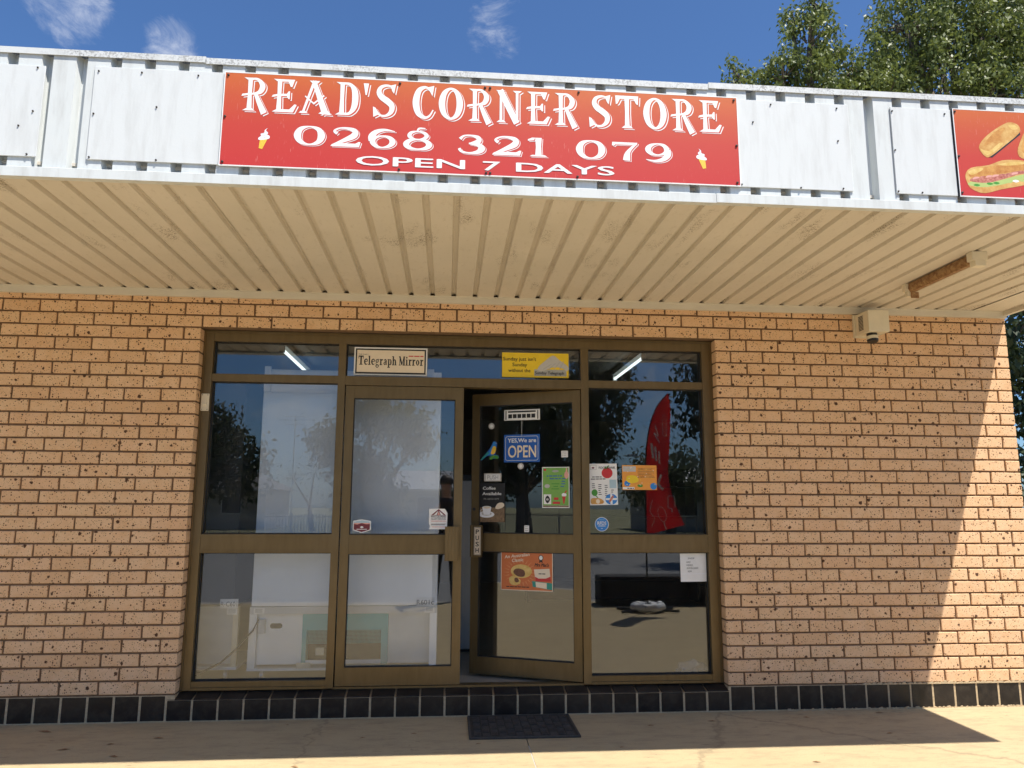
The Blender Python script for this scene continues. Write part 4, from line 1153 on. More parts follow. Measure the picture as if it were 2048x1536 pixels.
# --- prints on the open door leaf (plane turned with the door)
def on_leaf(name, x0, x1, z0, z1, base, layers, label, cat='poster', y=0.0165, **k):
    return poster(name, x1 - x0, z1 - z0, base, leafpt(x0, y, z0), -DA, layers, label, cat, **k)
L = [(rect(.006, .004, .272, .076), 'white_print'), (rect(.030, .058, .246, .070), 'black_ink'), (rect(.010, .006, .018, .072), 'black_ink'), (rect(.258, .006, .266, .072), 'black_ink')]
for i in range(6):
    L.append((rect(.032 + i * .036, .016, .062 + i * .036, .046), 'black_ink'))
hs = on_leaf('hours_plate', -.586, -.308, 1.993, 2.072, 'white_print', L, 'white plate with six black squares near the top of the open door', 'sign')
op = on_leaf('open_sign', -.585, -.308, 1.682, 1.886, 'blue_print', [(rrect(.012, .012, .265, .192, .016), 'white_print'), (rrect(.0145, .0145, .2625, .1895, .014), 'blue_print')], 'blue hanging open sign with white letters on the open door', 'sign', y=0.012, th=.004)
fit_text('YES,We are', .030, .250, .146, .030, 'white_print', op, bold=.014)
fit_text('OPEN', .032, .250, .036, .088, 'cream_print', op, bold=.012)
MB().tube([(.138, .001, .205), (.138, .001, .311)], .0012, 6).build('string', 'white_print', op)
MB().tube([(.138, -.001, .200), (.138, -.004, .200)], .004, 8).build('pin', 'galvanised', op)
bd = on_leaf('bird_sticker', -.775, -.626, 1.697, 1.844, 'blue_print', [
    (blob([(.05, .04), (.075, .075), (.10, .125), (.118, .130), (.124, .10), (.112, .06), (.08, .04)]), 'sky_print'),
    (blob([(.085, .05), (.10, .10), (.122, .105), (.126, .08), (.112, .05)]), 'gold_print'), ([(.0, .006), (.012, .004), (.074, .058), (.06, .066)], 'teal_print'),
    (ell(.112, .130, .013, .012), 'sky_print'), ([(.124, .132), (.136, .128), (.124, .126)], 'grey_print'),
    (ell(.096, .024, .024, .013, 12, .5), 'leaf_print'), (ell(.128, .026, .020, .013, 12, -.3), 'leaf_print')] + [(q, 'lettuce') for q in stroke([(.08, .012), (.112, .036)], .002, n_=1)],
    'blue and gold bird with green leaves sticker on the open door', 'sticker', th=.0006,
    poly=[(.0, .003), (.012, .002), (.075, .050), (.078, .012), (.10, .012), (.148, .018), (.146, .036), (.120, .045), (.126, .085), (.136, .128), (.120, .143), (.102, .138), (.08, .095), (.05, .060)])
ps = on_leaf('push_sticker', -.742, -.606, 1.544, 1.602, 'silver_print', [(rect(.014, .006, .124, .052), 'white_print')], 'grey and white push sign above the coffee poster', 'sticker')
fit_text('PUSH', .026, .112, .014, .032, 'grey_print', ps)
L = [(rect(0, 0, .204, .105), 'beans_print'), (ell(.062, .055, .062, .024), 'ice_white'), (ell(.062, .060, .040, .014), 'silver_print'),
     ([(.028, .105), (.10, .105), (.088, .052), (.040, .052)], 'ice_white'), (ell(.064, .105, .036, .011), 'ice_white'), (ell(.064, .105, .030, .008), 'cream_print'),
     (blob([(.13, .10), (.15, .135), (.19, .14), (.20, .115), (.16, .095)]), 'cream_print')]
L += [(q, 'silver_print') for q in stroke([(.026, .09), (.010, .08), (.030, .068)], .006, n_=4)]
cf = on_leaf('coffee_poster', -.782, -.578, 1.247, 1.531, 'black_ink', L, 'black coffee poster with white cup and saucer on the open door')
fit_text('Coffee', .032, .132, .236, .022, 'white_print', cf, bold=.015)
fit_text('Available', .028, .178, .196, .022, 'white_print', cf, bold=.015)
fit_text('Ph 68321079', .040, .158, .162, .012, 'grey_print', cf)
L = [(rect(.006, .018, .198, .286), 'green_print'), (rect(.006, .006, .198, .017), 'beans_print'), (rect(.012, .026, .068, .096), 'white_print'), (blob([(.022, .06), (.040, .088), (.060, .06), (.040, .032)]), 'black_ink'), (ell(.040, .060, .010, .008), 'silver_print'),
     (ell(.182, .234, .016, .026), 'pink_print'), ([(.176, .255), (.190, .255), (.186, .285), (.180, .285)], 'pink_print'), (ell(.038, .155, .020, .014), 'silver_print'), (rect(.080, .028, .134, .044), 'red_print'), (rect(.088, .056, .122, .074), 'red_print'),
     (ell(.164, .092, .018, .014), 'ice_white'), ([(.150, .082), (.176, .082), (.166, .030), (.158, .030)], 'red_print'), ([(.170, .10), (.186, .12), (.180, .126), (.166, .108)], 'red_print'), (ell(.022, .272, .010, .008), 'red_print'), (ell(.10, .262, .026, .008), 'grey_print')]
for i, (a, b, z) in enumerate([(.07, .13, .168), (.085, .12, .150), (.07, .128, .132), (.150, .176, .205), (.146, .172, .186), (.144, .172, .168), (.138, .164, .150)]):
    L.append((rect(a, z, b, z + .006), 'leaf_print' if i < 3 else 'blue_print'))
gp = on_leaf('green_poster', -.292, -.088, 1.352, 1.644, 'white_print', L, 'green event poster with white border on the open door')
word_bars(.034, .150, .224, .009, 'blue_print', gp)
word_bars(.056, .140, .204, .009, 'blue_print', gp, 2)
for nm, a, b, c, d, lab in (('label_sticker', -.147, -.098, 1.713, 1.760, 'small white dotted sticker right of the blue open sign'), ('label_sticker', -.427, -.391, 1.178, 1.226, 'small white dotted sticker just above the open door mid rail')):
    L = []
    for i in range(3):
        for j in range(2):
            L.append((rect(.006 + i * (b - a - .012) / 3, .008 + j * .013, .006 + i * (b - a - .012) / 3 + .007, .014 + j * .013), 'grey_print'))
    L.append((rect(.006, .036, b - a - .008, .040), 'grey_print'))
    on_leaf(nm, a, b, c, d, 'white_print', L, lab, 'sticker', th=.0006)
for a, z, lab in ((-.687, 1.955, 'pale round suction cup at the upper left of the open door'), (-.456, 1.653, 'pale round suction cup just below the blue open sign')):
    on_leaf('suction_cup', a, a + .046, z, z + .046, 'silver_print', [(ell(0, 0, .012, .012, 16), 'white_print')], lab, 'suction cup', th=.004, poly=ell(0, 0, .023, .023, 20))
# pie poster
L = [(rect(.005, .005, .385, .265), 'pie_orange')]
for i in range(24):
    a = 2 * math.pi * i / 24
    c0 = (.145, .125)
    L.append(([(c0[0] + .085 * math.cos(a - .05), c0[1] + .07 * math.sin(a - .05)), (c0[0] + .128 * math.cos(a), max(.012, min(.255, c0[1] + .108 * math.sin(a)))), (c0[0] + .085 * math.cos(a + .05), c0[1] + .07 * math.sin(a + .05))], 'pie_ray'))
L += [(ell(.155, .135, .080, .048), 'pastry_print'), (blob([(.095, .125), (.11, .150), (.15, .152), (.18, .135), (.178, .10), (.13, .098)]), 'mince_print'), (blob([(.065, .085), (.10, .105), (.125, .09), (.15, .07), (.14, .045), (.10, .035), (.07, .05)]), 'pastry_print'), (blob([(.105, .085), (.125, .088), (.138, .065), (.12, .055), (.105, .065)]), 'mince_print'),
      ([(.25, .150), (.365, .158), (.375, .070), (.262, .066)], 'cream_print'), ([(.258, .100), (.285, .088), (.34, .09), (.372, .104), (.375, .070), (.262, .066)], 'red_print'),
      ([(.235, .070), (.24, .030), (.385, .010), (.385, .058)], 'teal_print'), ([(.262, .064), (.266, .028), (.345, .018), (.345, .058)], 'cream_print'),
      (ell(.302, .232, .018, .020), 'black_ink'), (ell(.302, .232, .013, .015), 'white_print'), ([(.292, .216), (.312, .216), (.316, .196), (.302, .204), (.288, .196)], 'black_ink')]
pi = on_leaf('pie_poster', -.604, -.214, .767, 1.037, 'cream_print', L, 'orange meat pie poster in the lower pane of the open door')
fit_text('An Australian', .028, .220, .222, .022, 'cream_print', pi, bold=.02, shear=.15, tilt=.12)
fit_text('Classic', .085, .172, .198, .022, 'cream_print', pi, bold=.02, shear=.15, tilt=.10)
fit_text("Mrs Mac's", .255, .362, .172, .022, 'black_ink', pi, bold=.03, shear=.3)
word_bars(.042, .215, .022, .008, 'black_ink', pi)
word_bars(.285, .335, .118, .008, 'black_ink', pi, 3)
pl = on_leaf('push_plate', -.790, -.738, 1.012, 1.210, 'cream_print', [(rect(.003, .003, .049, .195), 'black_ink'), (rect(.005, .005, .047, .193), 'cream_print')], 'cream vertical push label on the open door handle', 'label', y=-.052, th=.0015)
for i, ch in enumerate('PUSH'):
    fit_text(ch, .013, .039, .150 - i * .044, .032, 'black_ink', pl, bold=.014)

# ------------------------------------------------------------------ inside the shop
fz = 0.158
fg = empty('display_fridge', (-2.64, 0.40, fz))
tag(fg, 'tall white display fridge with its back against the left window', 'fridge')
H = lambda z: z - fz
X = lambda x: x + 2.64
MB().box(X(-3.292), X(-1.985), 0.02, 0.62, H(.655), H(2.36)).build('cabinet', 'fridge_white', fg)
MB().box(X(-3.285), X(-1.990), 0.0, 0.019, H(.658), H(2.18)).build('back_panel', 'fridge_white', fg)
MB().box(X(-3.296), X(-1.985), -0.004, 0.019, H(.603), H(.654)).build('cross_band', 'fridge_grey', fg)
MB().box(X(-3.296), X(-3.245), 0.0, 0.6, H(.236), H(.602)).build('side_post', 'fridge_white', fg)
MB().box(X(-2.035), X(-1.985), 0.0, 0.6, H(.236), H(.602)).build('side_post', 'fridge_white', fg)
MB().box(X(-3.244), X(-2.932), 0.04, 0.05, H(.255), H(.602)).build('lower_panel', 'fridge_white', fg)
MB().box(X(-2.330), X(-2.036), 0.04, 0.05, H(.255), H(.602)).build('lower_panel', 'fridge_grey', fg)
MB().prism(rrect(X(-3.16), H(.50), X(-3.075), H(.535), .017), 'y', 0.037, 0.0395).build('hand_slot', 'dark_metal', fg)
MB().box(X(-3.236), X(-3.19), 0.005, 0.0395, H(.47), H(.565)).build('terminal_box', 'fridge_grey', fg)
cu = MB().box(X(-2.931), X(-2.901), 0.02, 0.5, H(.255), H(.602)).box(X(-2.377), X(-2.331), 0.02, 0.5, H(.255), H(.602)).box(X(-2.901), X(-2.377), 0.02, 0.5, H(.487), H(.602)).build('condenser_case', 'turquoise_paint', fg)
gm = MB()
for i in range(60):
    xx = -2.90 + i * 0.52 / 59
    gm.box(X(xx), X(xx) + .0022, 0.026, 0.029, H(.395), H(.486))
for i in range(10):
    zz = .396 + i * .0092
    gm.box(X(-2.90), X(-2.378), 0.030, 0.032, H(zz), H(zz) + .0022)
stuff(gm.build('grille', 'turquoise_paint', cu))
MB().box(X(-2.90), X(-2.378), 0.022, 0.030, H(.258), H(.285)).build('lower_lip', 'fridge_white', cu)
MB().box(X(-2.90), X(-2.378), 0.10, 0.12, H(.26), H(.486)).build('condenser_coil', 'dark_metal', fg)
MB().box(X(-2.84), X(-2.78), 0.06, 0.09, H(.31), H(.36)).build('socket', 'plastic_cream', fg)
MB().box(X(-3.296), X(-1.985), -0.01, 0.6, H(.222), H(.2355)).build('base_rail', 'fridge_white', fg)
MB().box(X(-2.955), X(-2.86), -0.02, -0.0105, H(.238), H(.274)).build('junction_box', 'plastic_cream', fg)
for xx in (-3.195, -2.08):
    for yy in (0.03, 0.55):
        MB().tube([(X(xx) - .012, yy, .032), (X(xx) + .012, yy, .032)], .030, 14).build('caster', 'galvanised', fg)
MB().box(X(-3.288), X(-3.243), -0.003, 0.019, H(2.19), H(2.38)).build('top_tag', 'fridge_white', fg)
MB().box(X(-2.09), X(-2.04), -0.003, 0.019, H(2.19), H(2.38)).build('top_tag', 'fridge_white', fg)
MB().box(X(-3.24), X(-2.095), 0.0, 0.019, H(2.315), H(2.345)).build('top_band', 'fridge_white', fg)
fg2 = empty('display_fridge', (-3.9, 0.42, fz))
tag(fg2, 'grey display fridge in the left corner behind the glass, cream corner post', 'fridge')
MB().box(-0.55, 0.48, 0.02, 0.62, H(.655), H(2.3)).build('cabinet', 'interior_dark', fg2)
MB().box(0.485, 0.522, 0.0, 0.04, H(.248), H(.655)).build('side_post', 'plastic_cream', fg2)
MB().box(-0.55, 0.484, 0.06, 0.07, H(.255), H(.655)).build('lower_panel', 'fridge_grey', fg2)
MB().box(-0.55, 0.530, -0.005, 0.6, H(.228), H(.2475)).build('base_rail', 'fridge_white', fg2)
for yy in (0.03, 0.55):
    MB().tube([(.44, yy, .032), (.465, yy, .032)], .030, 14).build('caster', 'galvanised', fg2)
def tagcard(name, x0, x1, z0, z1, y, tx, lab, base='white_print'):
    ob = poster(name, x1 - x0, z1 - z0, base, (x0, y, z0), 0, None, lab, 'label', th=.0008)
    fit_text(tx, .006, x1 - x0 - .006, .014, (z1 - z0) * .5, 'black_ink', ob)
    return ob
tagcard('stock_label', -2.135, -2.003, .650, .714, 0.392, 'R601c', 'white stock number label on the back of the white fridge')
tagcard('stock_label', -3.505, -3.381, .644, .708, 0.405, 'R-C601', 'white stock number label on the corner fridge')
poster('asset_label', .072, .042, 'white_print', (-2.073, .391, .606), 0, [(rect(.01, .012 + i * .007, .06, .015 + i * .007), 'grey_print') for i in range(4)], 'small white card under the label at the right of the white fridge', 'label', th=.0008)
poster('asset_label', .072, .042, 'white_print', (-3.455, .404, .600), 0, [(rect(.01, .012 + i * .007, .06, .015 + i * .007), 'grey_print') for i in range(4)], 'small white card under the label on the corner fridge', 'label', th=.0008)
poster('asset_label', .074, .042, 'white_print', (-3.268, .391, .604), 0, [(rect(.01, .012 + i * .007, .06, .015 + i * .007), 'grey_print') for i in range(4)], 'small white card at the left end of the white fridge', 'label', th=.0008)
pc = MB().tube([(-3.23, .385, .57), (-3.26, .375, .50), (-3.36, .35, .38), (-3.46, .34, .29), (-3.62, .34, .21), (-3.8, .4, .172)], .006, 8)
pc.v = [(a + 2.64, b - .40, c - fz) for a, b, c in pc.v]
pc.build('power_cord', 'plastic_black', fg, smooth=True)
# fluorescent tubes on the ceiling inside
for i, (xx, y0, y1, lab) in enumerate(((-3.34, 1.15, 2.35, 'lit fluorescent tube inside behind the left top pane'), (-0.22, 1.15, 2.35, 'lit fluorescent tube inside behind the right top pane'))):
    t_ = empty('ceiling_light', (xx, y0, 2.75))
    tag(t_, lab, 'ceiling light', 'fluorescent lights inside the shop')
    MB().box(-.030, .030, 0, y1 - y0, -.050, -.001).build('body', 'interior_ceiling', t_)
    MB().tube([(0, .03, -.085), (0, y1 - y0 - .03, -.085)], .014, 10).build('tube', 'tube_lit', t_)
    MB().box(-.02, .02, .0, .03, -.11, -.056).box(-.02, .02, y1 - y0 - .03, y1 - y0, -.11, -.056).build('lamp_holder', 'interior_white', t_)
# shelving and counter in the dim interior
def shelf_unit(loc, w, lab):
    s = empty('shelf_unit', loc)
    tag(s, lab, 'shelves')
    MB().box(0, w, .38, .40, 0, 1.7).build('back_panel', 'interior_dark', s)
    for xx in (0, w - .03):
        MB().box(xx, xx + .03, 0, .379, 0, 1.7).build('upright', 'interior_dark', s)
    for i in range(4):
        MB().box(.031, w - .031, .0, .379, .25 + i * .4, .275 + i * .4).build('shelf', 'dark_metal', s)
    return s
shelf_unit((-0.9, 4.4, fz), 2.2, 'dark shop shelves at the back of the room')
shelf_unit((-4.6, 5.6, fz), 2.4, 'dark shop shelves behind the fridges')
wd = empty('cold_cabinet', (-1.80, 1.35, fz))
tag(wd, 'white cabinet edge seen through the open doorway gap', 'cabinet')
link_obj('body', bevel_mesh(MB().box(-.02, .085, 0, .5, .02, 1.42), 'body', 'interior_white', .006), wd)
MB().box(-.03, .095, -.01, .52, 1.42, 1.47).build('lid', 'plastic_black', wd)
MB().box(-.02, .085, .0, .5, .0, .02).build('kick_plate', 'plastic_black', wd)
# crumpled clear bag behind the lower right pane
bmx = bmesh.new()
bmesh.ops.create_icosphere(bmx, subdivisions=3, radius=1.0)
rr = random.Random(12)
for v in bmx.verts:
    k = 1 + rr.uniform(-.22, .22)
    v.co = Vector((v.co.x * .12 * k, v.co.y * .07 * k, max(0, (v.co.z + .55)) * .065 * k))
me = bpy.data.meshes.new('plastic_bag'); bmx.to_mesh(me); bmx.free(); me.materials.append(MATS['plastic_bag'])
tag(link_obj('plastic_bag', me, None, (-.14, .33, fz)), 'crumpled clear plastic bag on the floor behind the lower right window', 'bag')

# ------------------------------------------------------------------ door mat and litter
mt = empty('door_mat', (-1.435, -0.26, 0))
tag(mt, 'dark rubber door mat with woven ridges on the path', 'mat')
link_obj('base', bevel_mesh(MB().box(-.335, .335, -.24, .24, .0005, .009), 'base', 'rubber_mat', .003), mt)
rg = MB()
NX, NY = 12, 6
cw, chh = .61 / NX, .42 / NY
for i in range(NX):
    for j in range(NY):
        x0, y0 = -.305 + i * cw, -.21 + j * chh
        if (i + j) % 2 == 0:
            for k in range(5):
                xx = x0 + .004 + k * (cw - .008) / 5
                rg.box(xx, xx + .0055, y0 + .003, y0 + chh - .003, .0085, .0150)
        else:
            for k in range(3):
                yy = y0 + .005 + k * (chh - .008) / 3
                rg.box(x0 + .003, x0 + cw - .003, yy, yy + .014, .0085, .011)
rg.box(-.333, .333, -.238, -.226, .0085, .0125).box(-.333, .333, .226, .238, .0085, .0125).box(-.333, -.321, -.226, .226, .0085, .0125).box(.321, .333, -.226, .226, .0085, .0125)
stuff(rg.build('ridges', 'rubber_ridge_light', mt))
rr = random.Random(21)
lt = MB()
spots_ = [(-4.33, -.16, .10), (-4.05, -.52, .08), (-3.83, -.44, .05), (-3.60, -.34, .07), (-3.72, -.66, .06), (-1.72, -.58, .04), (-2.4, -.42, .04), (-2.1, -.36, .04), (-.62, -.29, .05), (-.2, -.22, .06), (.45, -.18, .05), (1.0, -.10, .06), (.8, -.55, .05), (-2.9, -.12, .03), (-.9, -.7, .03), (.1, -1.02, .05), (1.6, -.9, .05), (-2.7, -.9, .05), (-3.2, -1.0, .06)]
for (x, y, s) in spots_:
    a = rr.uniform(-.5, .5)
    c_, s_ = math.cos(a), math.sin(a)
    q = [(-s / 2, 0, .002), (0, -s * .14, .004), (s / 2, 0, .003), (0, s * .14, .006)]
    lt.add([(x + u * c_ - v * s_, y + u * s_ + v * c_, w) for u, v, w in q], [(0, 1, 2, 3)])
lt_o = stuff(lt.build('leaf_litter', 'rust'))
lt_o['label'] = 'few dry leaves and twigs scattered on the path'
lt_o['category'] = 'leaf litter'

# ------------------------------------------------------------------ trees
def leaves_mesh(name, centres, rng, n_leaf, size, spread, mat, droop=0.5):
    n_ = len(centres) * n_leaf
    c = np.repeat(centres, n_leaf, axis=0)
    off = rng.normal(0, 1, (n_, 3)) * np.array([spread, spread, spread * 1.05])
    p = c + off
    d = rng.normal(0, 1, (n_, 3)); d[:, 2] -= droop * 2.2
    d /= np.linalg.norm(d, axis=1)[:, None]
    r_ = rng.normal(0, 1, (n_, 3))
    u = np.cross(d, r_); u /= np.linalg.norm(u, axis=1)[:, None]
    L_ = size * rng.uniform(.65, 1.3, (n_, 1)); w = L_ * 0.24
    nn = np.cross(u, d)
    a = p; b = p + d * L_ * .45 + u * w + nn * L_ * .05; e = p + d * L_; f = p + d * L_ * .45 - u * w + nn * L_ * .05
    v = np.stack([a, b, e, f], axis=1).reshape(-1, 3)
    me = bpy.data.meshes.new(name)
    me.vertices.add(len(v)); me.vertices.foreach_set('co', v.astype(np.float32).ravel())
    me.loops.add(n_ * 4); me.loops.foreach_set('vertex_index', np.arange(n_ * 4, dtype=np.int32))
    me.polygons.add(n_); me.polygons.foreach_set('loop_start', np.arange(0, n_ * 4, 4, dtype=np.int32))
    me.materials.append(MATS[mat])
    me.update(calc_edges=True)
    return me
def tree(name, base, trunk_r, blobs, n_twig, n_leaf, size, spread, mat, seed, label, group=None, bare=False, fork=0.45):
    rng = np.random.default_rng(seed)
    root = empty(name, base)
    tag(root, label, 'tree', group)
    B = np.array(base)
    vol = np.array([b[3] * b[4] * b[5] for b in blobs]) ** 0.8
    cnt = np.maximum(8, (n_twig * vol / vol.sum()).astype(int))
    cen = []
    cc = np.array([b[:3] for b in blobs], dtype=float)
    top = np.average(cc, axis=0, weights=vol)
    fk = B + (top - B) * np.array([fork, fork, 1]) * np.array([1, 1, fork])
    tb = MB()
    mid = (B + fk) / 2 + rng.normal(0, .06, 3) * trunk_r * 4
    tb.tube([B - B + (0, 0, -.1), tuple(mid - B), tuple(fk - B)], [trunk_r * 1.25, trunk_r, trunk_r * .8], 10)
    for b, k in zip(blobs, cnt):
        bc = np.array(b[:3]); br = np.array(b[3:6])
        m_ = fk + (bc - fk) * .5 + rng.normal(0, .12, 3) * br
        tb.tube([tuple(fk - B), tuple(m_ - B), tuple(bc - B)], [trunk_r * .6, trunk_r * .4, trunk_r * .18], 7)
        u = rng.normal(0, 1, (k, 3)); u /= np.linalg.norm(u, axis=1)[:, None]
        rad = rng.uniform(.25, 1, (k, 1)) ** .45
        pt = bc + u * rad * br * (1 + .16 * rng.normal(0, 1, (k, 1)))
        cen.append(pt)
        sel = rng.choice(k, min(k, 14), replace=False)
        for j in sel:
            s0 = bc + (pt[j] - bc) * .15
            m2 = (s0 + pt[j]) / 2 + rng.normal(0, .06, 3) * br
            tb.tube([tuple(s0 - B), tuple(m2 - B), tuple(pt[j] - B)], [trunk_r * .14, trunk_r * .08, trunk_r * .03], 4, cap=False)
    tb.build('trunk', 'bark', root, smooth=True, fix=False)
    if n_leaf:
        cen = np.concatenate(cen) - B
        me = leaves_mesh('crown', cen, rng, n_leaf, size, spread, mat)
        link_obj('crown', me, root)
    return root
tree('leafy_tree', (7.0, 12.5, -.16), .22, [(5.45, 12.3, 12.35, .38, .6, .55), (5.75, 12.2, 11.6, .8, .8, .8), (6.5, 12, 12.2, .65, .8, .8), (7.25, 12, 13.2, .62, .8, 1.0), (7.45, 12, 14.5, .40, .5, .75), (6.95, 12.1, 13.9, .35, .5, .5), (7.9, 12.2, 13.1, .55, .7, .7), (8.5, 12.3, 12.7, .6, .7, .6), (7.3, 12.3, 11.9, 1.3, 1.1, .95), (8.5, 12.4, 11.9, 1.0, 1.0, .85)],
     300, 46, .125, .105, 'leaf_olive', 3, 'loose leafy tree behind the roof with spiky top', 'trees behind the shop', fork=.6)
tree('leafy_tree', (11.8, 13.0, -.16), .32, [(9.5, 12.6, 12.9, .9, 1.0, .9), (9.4, 12.4, 11.9, 1.0, 1.0, .9), (10.4, 12.6, 14.3, 1.0, 1.2, 1.3), (11.2, 12.4, 13.0, 1.2, 1.2, 1.2), (11.4, 12.8, 15.4, 1.2, 1.2, 1.2), (12.6, 12.6, 14.2, 1.3, 1.3, 1.4), (12.5, 12.4, 12.3, 1.2, 1.2, 1.0), (13.9, 12.8, 13.2, 1.3, 1.3, 1.5), (13.8, 12.8, 15.2, 1.3, 1.3, 1.2), (14.9, 12.8, 12.3, 1.0, 1.2, 1.0)],
     820, 50, .13, .125, 'leaf_olive', 5, 'taller dense leafy tree behind the right end of the roof', 'trees behind the shop', fork=.6)
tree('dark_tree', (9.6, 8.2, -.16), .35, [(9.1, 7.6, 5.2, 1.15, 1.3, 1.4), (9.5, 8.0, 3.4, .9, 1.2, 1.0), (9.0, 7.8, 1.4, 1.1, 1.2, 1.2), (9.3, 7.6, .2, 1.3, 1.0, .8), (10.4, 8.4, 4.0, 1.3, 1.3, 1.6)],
     620, 16, .17, .14, 'leaf_dark', 8, 'dark tree beyond the right end of the brick wall', 'trees behind the shop', fork=.3)

# ------------------------------------------------------------------ across the road (seen mirrored in the glass)
g_ = 'trees across the road'
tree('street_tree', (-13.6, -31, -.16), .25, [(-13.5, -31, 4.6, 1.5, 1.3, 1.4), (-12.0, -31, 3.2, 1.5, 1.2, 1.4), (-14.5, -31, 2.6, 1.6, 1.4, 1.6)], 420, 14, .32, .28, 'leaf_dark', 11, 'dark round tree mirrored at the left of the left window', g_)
tree('street_tree', (-5.6, -35, -.16), .3, [(-6.3, -35, 6.3, 1.4, 1.3, 1.3), (-8.2, -35, 4.6, 1.2, 1.2, 1.1), (-4.7, -35, 5.6, 1.5, 1.3, 1.3), (-3.6, -35, 4.6, .9, 1.0, .8), (-6.6, -35, 3.0, 1.8, 1.4, 1.5), (-5.8, -34.6, 1.6, 1.8, 1.2, 1.3)], 620, 13, .30, .26, 'leaf_grey', 13, 'spreading grey-green tree mirrored in the closed door', g_)
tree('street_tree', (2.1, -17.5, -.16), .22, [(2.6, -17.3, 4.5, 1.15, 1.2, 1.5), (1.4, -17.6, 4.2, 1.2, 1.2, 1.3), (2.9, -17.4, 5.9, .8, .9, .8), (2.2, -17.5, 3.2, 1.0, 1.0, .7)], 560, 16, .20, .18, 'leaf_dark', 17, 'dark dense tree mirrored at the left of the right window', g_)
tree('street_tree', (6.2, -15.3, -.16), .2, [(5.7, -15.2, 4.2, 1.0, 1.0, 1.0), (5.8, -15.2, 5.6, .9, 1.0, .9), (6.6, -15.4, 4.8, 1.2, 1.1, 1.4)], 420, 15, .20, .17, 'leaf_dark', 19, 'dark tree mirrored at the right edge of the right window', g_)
tree('street_tree', (-19.75, -20.7, -.16), .34, [(-19.8, -20.8, 5.0, 1.6, 1.6, 1.5), (-21.4, -19.6, 4.6, 1.5, 1.5, 1.5), (-18.2, -21.9, 4.8, 1.5, 1.5, 1.5), (-20.7, -20.3, 3.0, 1.3, 1.3, 1.0), (-18.4, -21.4, 3.2, 1.2, 1.2, 1.0), (-19.6, -20.8, 6.4, 1.6, 1.6, 1.2), (-22.6, -19.0, 3.4, 1.2, 1.2, 1.2)], 900, 15, .24, .22, 'leaf_dark', 23, 'big dark tree with thick trunk mirrored in the open door', g_, fork=.42)
tree('bare_tree', (-9.6, -39, -.16), .14, [(-9.6, -39, 3.2, 1.4, 1.0, 1.3), (-10.8, -39, 2.8, 1.0, 1.0, 1.0)], 60, 3, .16, .3, 'leaf_grey', 29, 'thin almost bare tree mirrored in the left window', g_)
tree('bare_tree', (-1.8, -40, -.16), .14, [(-1.9, -40, 3.0, 1.6, 1.0, 1.4), (-.2, -40, 2.6, 1.2, 1.0, 1.0)], 60, 3, .16, .3, 'leaf_grey', 31, 'thin almost bare tree mirrored beside the closed door handle', g_)
tree('street_tree', (9.5, -33, -.16), .22, [(8.6, -33, 2.8, 1.6, 1.2, 1.3), (10.2, -33, 3.0, 1.6, 1.3, 1.3), (12.4, -34, 2.4, 1.4, 1.2, 1.0)], 300, 13, .28, .26, 'leaf_grey', 37, 'low hazy tree mirrored behind the red flag', g_)
def pool_fence(p0, p1, h, lab):
    p0, p1 = Vector(p0), Vector(p1)
    root = empty('picket_fence', p0, math.atan2(p1.y - p0.y, p1.x - p0.x))
    tag(root, lab, 'fence', 'fences across the road')
    Ln = (p1 - p0).length
    k = int(Ln / .11)
    pk = MB()
    for i in range(k):
        pk.box(i * .11, i * .11 + .028, -.011, .011, .08, h)
    stuff(pk.build('pickets', 'fence_paint', root))
    for z in (.12, h - .12):
        MB().box(0, Ln, .012, .04, z, z + .04).build('rail', 'fence_paint', root)
    for i in range(int(Ln / 2.4) + 1):
        MB().box(i * 2.4, i * 2.4 + .05, .041, .09, -.1, h + .05).build('post', 'fence_paint', root)
pool_fence((-34, -23, -.14), (1.5, -23, -.14), 1.15, 'long pale picket fence across the road mirrored low in the left panes')
def house(loc, w, d, h, roof_h, roof_mat, lab):
    r_ = empty('house', loc)
    tag(r_, lab, 'house', 'houses across the road')
    MB().box(0, w, -d, 0, 0, h).build('wall', 'house_wall', r_)
    rf_ = MB().prism([(-.5, h - .05), (-d / 2, h + roof_h), (-d - .5 + .0, h - .05), (-d - .5, h + .08), (-d / 2, h + roof_h + .14), (.5, h + .08), (.5, h - .05)], 'x', -.5, w + .5)
    rf_ = MB().add([(-.5, .6, h), (w + .5, .6, h), (w + .5, -d - .6, h), (-.5, -d - .6, h), (-.5 + d * .35, -d / 2, h + roof_h), (w + .5 - d * .35, -d / 2, h + roof_h)], [(0, 1, 5, 4), (1, 2, 5), (2, 3, 4, 5), (3, 0, 4), (0, 3, 2, 1)])
    ro = rf_.build('roof', roof_mat, r_)
    MB().box(-.5, w + .5, .601, .68, h - .08, h + .02).build('gutter', 'fascia_white', r_)
    for i in range(3):
        x0 = w * (.15 + i * .28)
        wdw = MB().box(x0, x0 + 1.2, .001, .05, .9, 2.0).build('window', 'fascia_white', r_)
        MB().box(x0 + .06, x0 + 1.14, .051, .06, .96, 1.94).build('glazing', 'plastic_black', wdw)
    return r_
house((-7.0, -40.5, -.15), 7.5, 7.0, 2.4, 1.3, 'roof_metal', 'low house with pale metal roof mirrored in the closed door')
h2 = house((10.5, -38.5, -.15), 8.0, 7.0, 2.3, 1.6, 'roof_metal', 'house with pale metal roof mirrored at the right of the right window')
h3 = house((-22, -42, -.15), 9.0, 7.0, 2.4, 1.4, 'roof_dark', 'house with dark roof mirrored in the left window')
an = empty('antenna_mast', (-10.65, -38, -.15))
tag(an, 'thin television antenna mast mirrored in the left window', 'antenna')
MB().tube([(0, 0, 0), (0, 0, 6.5)], .03, 6).build('mast', 'galvanised', an)
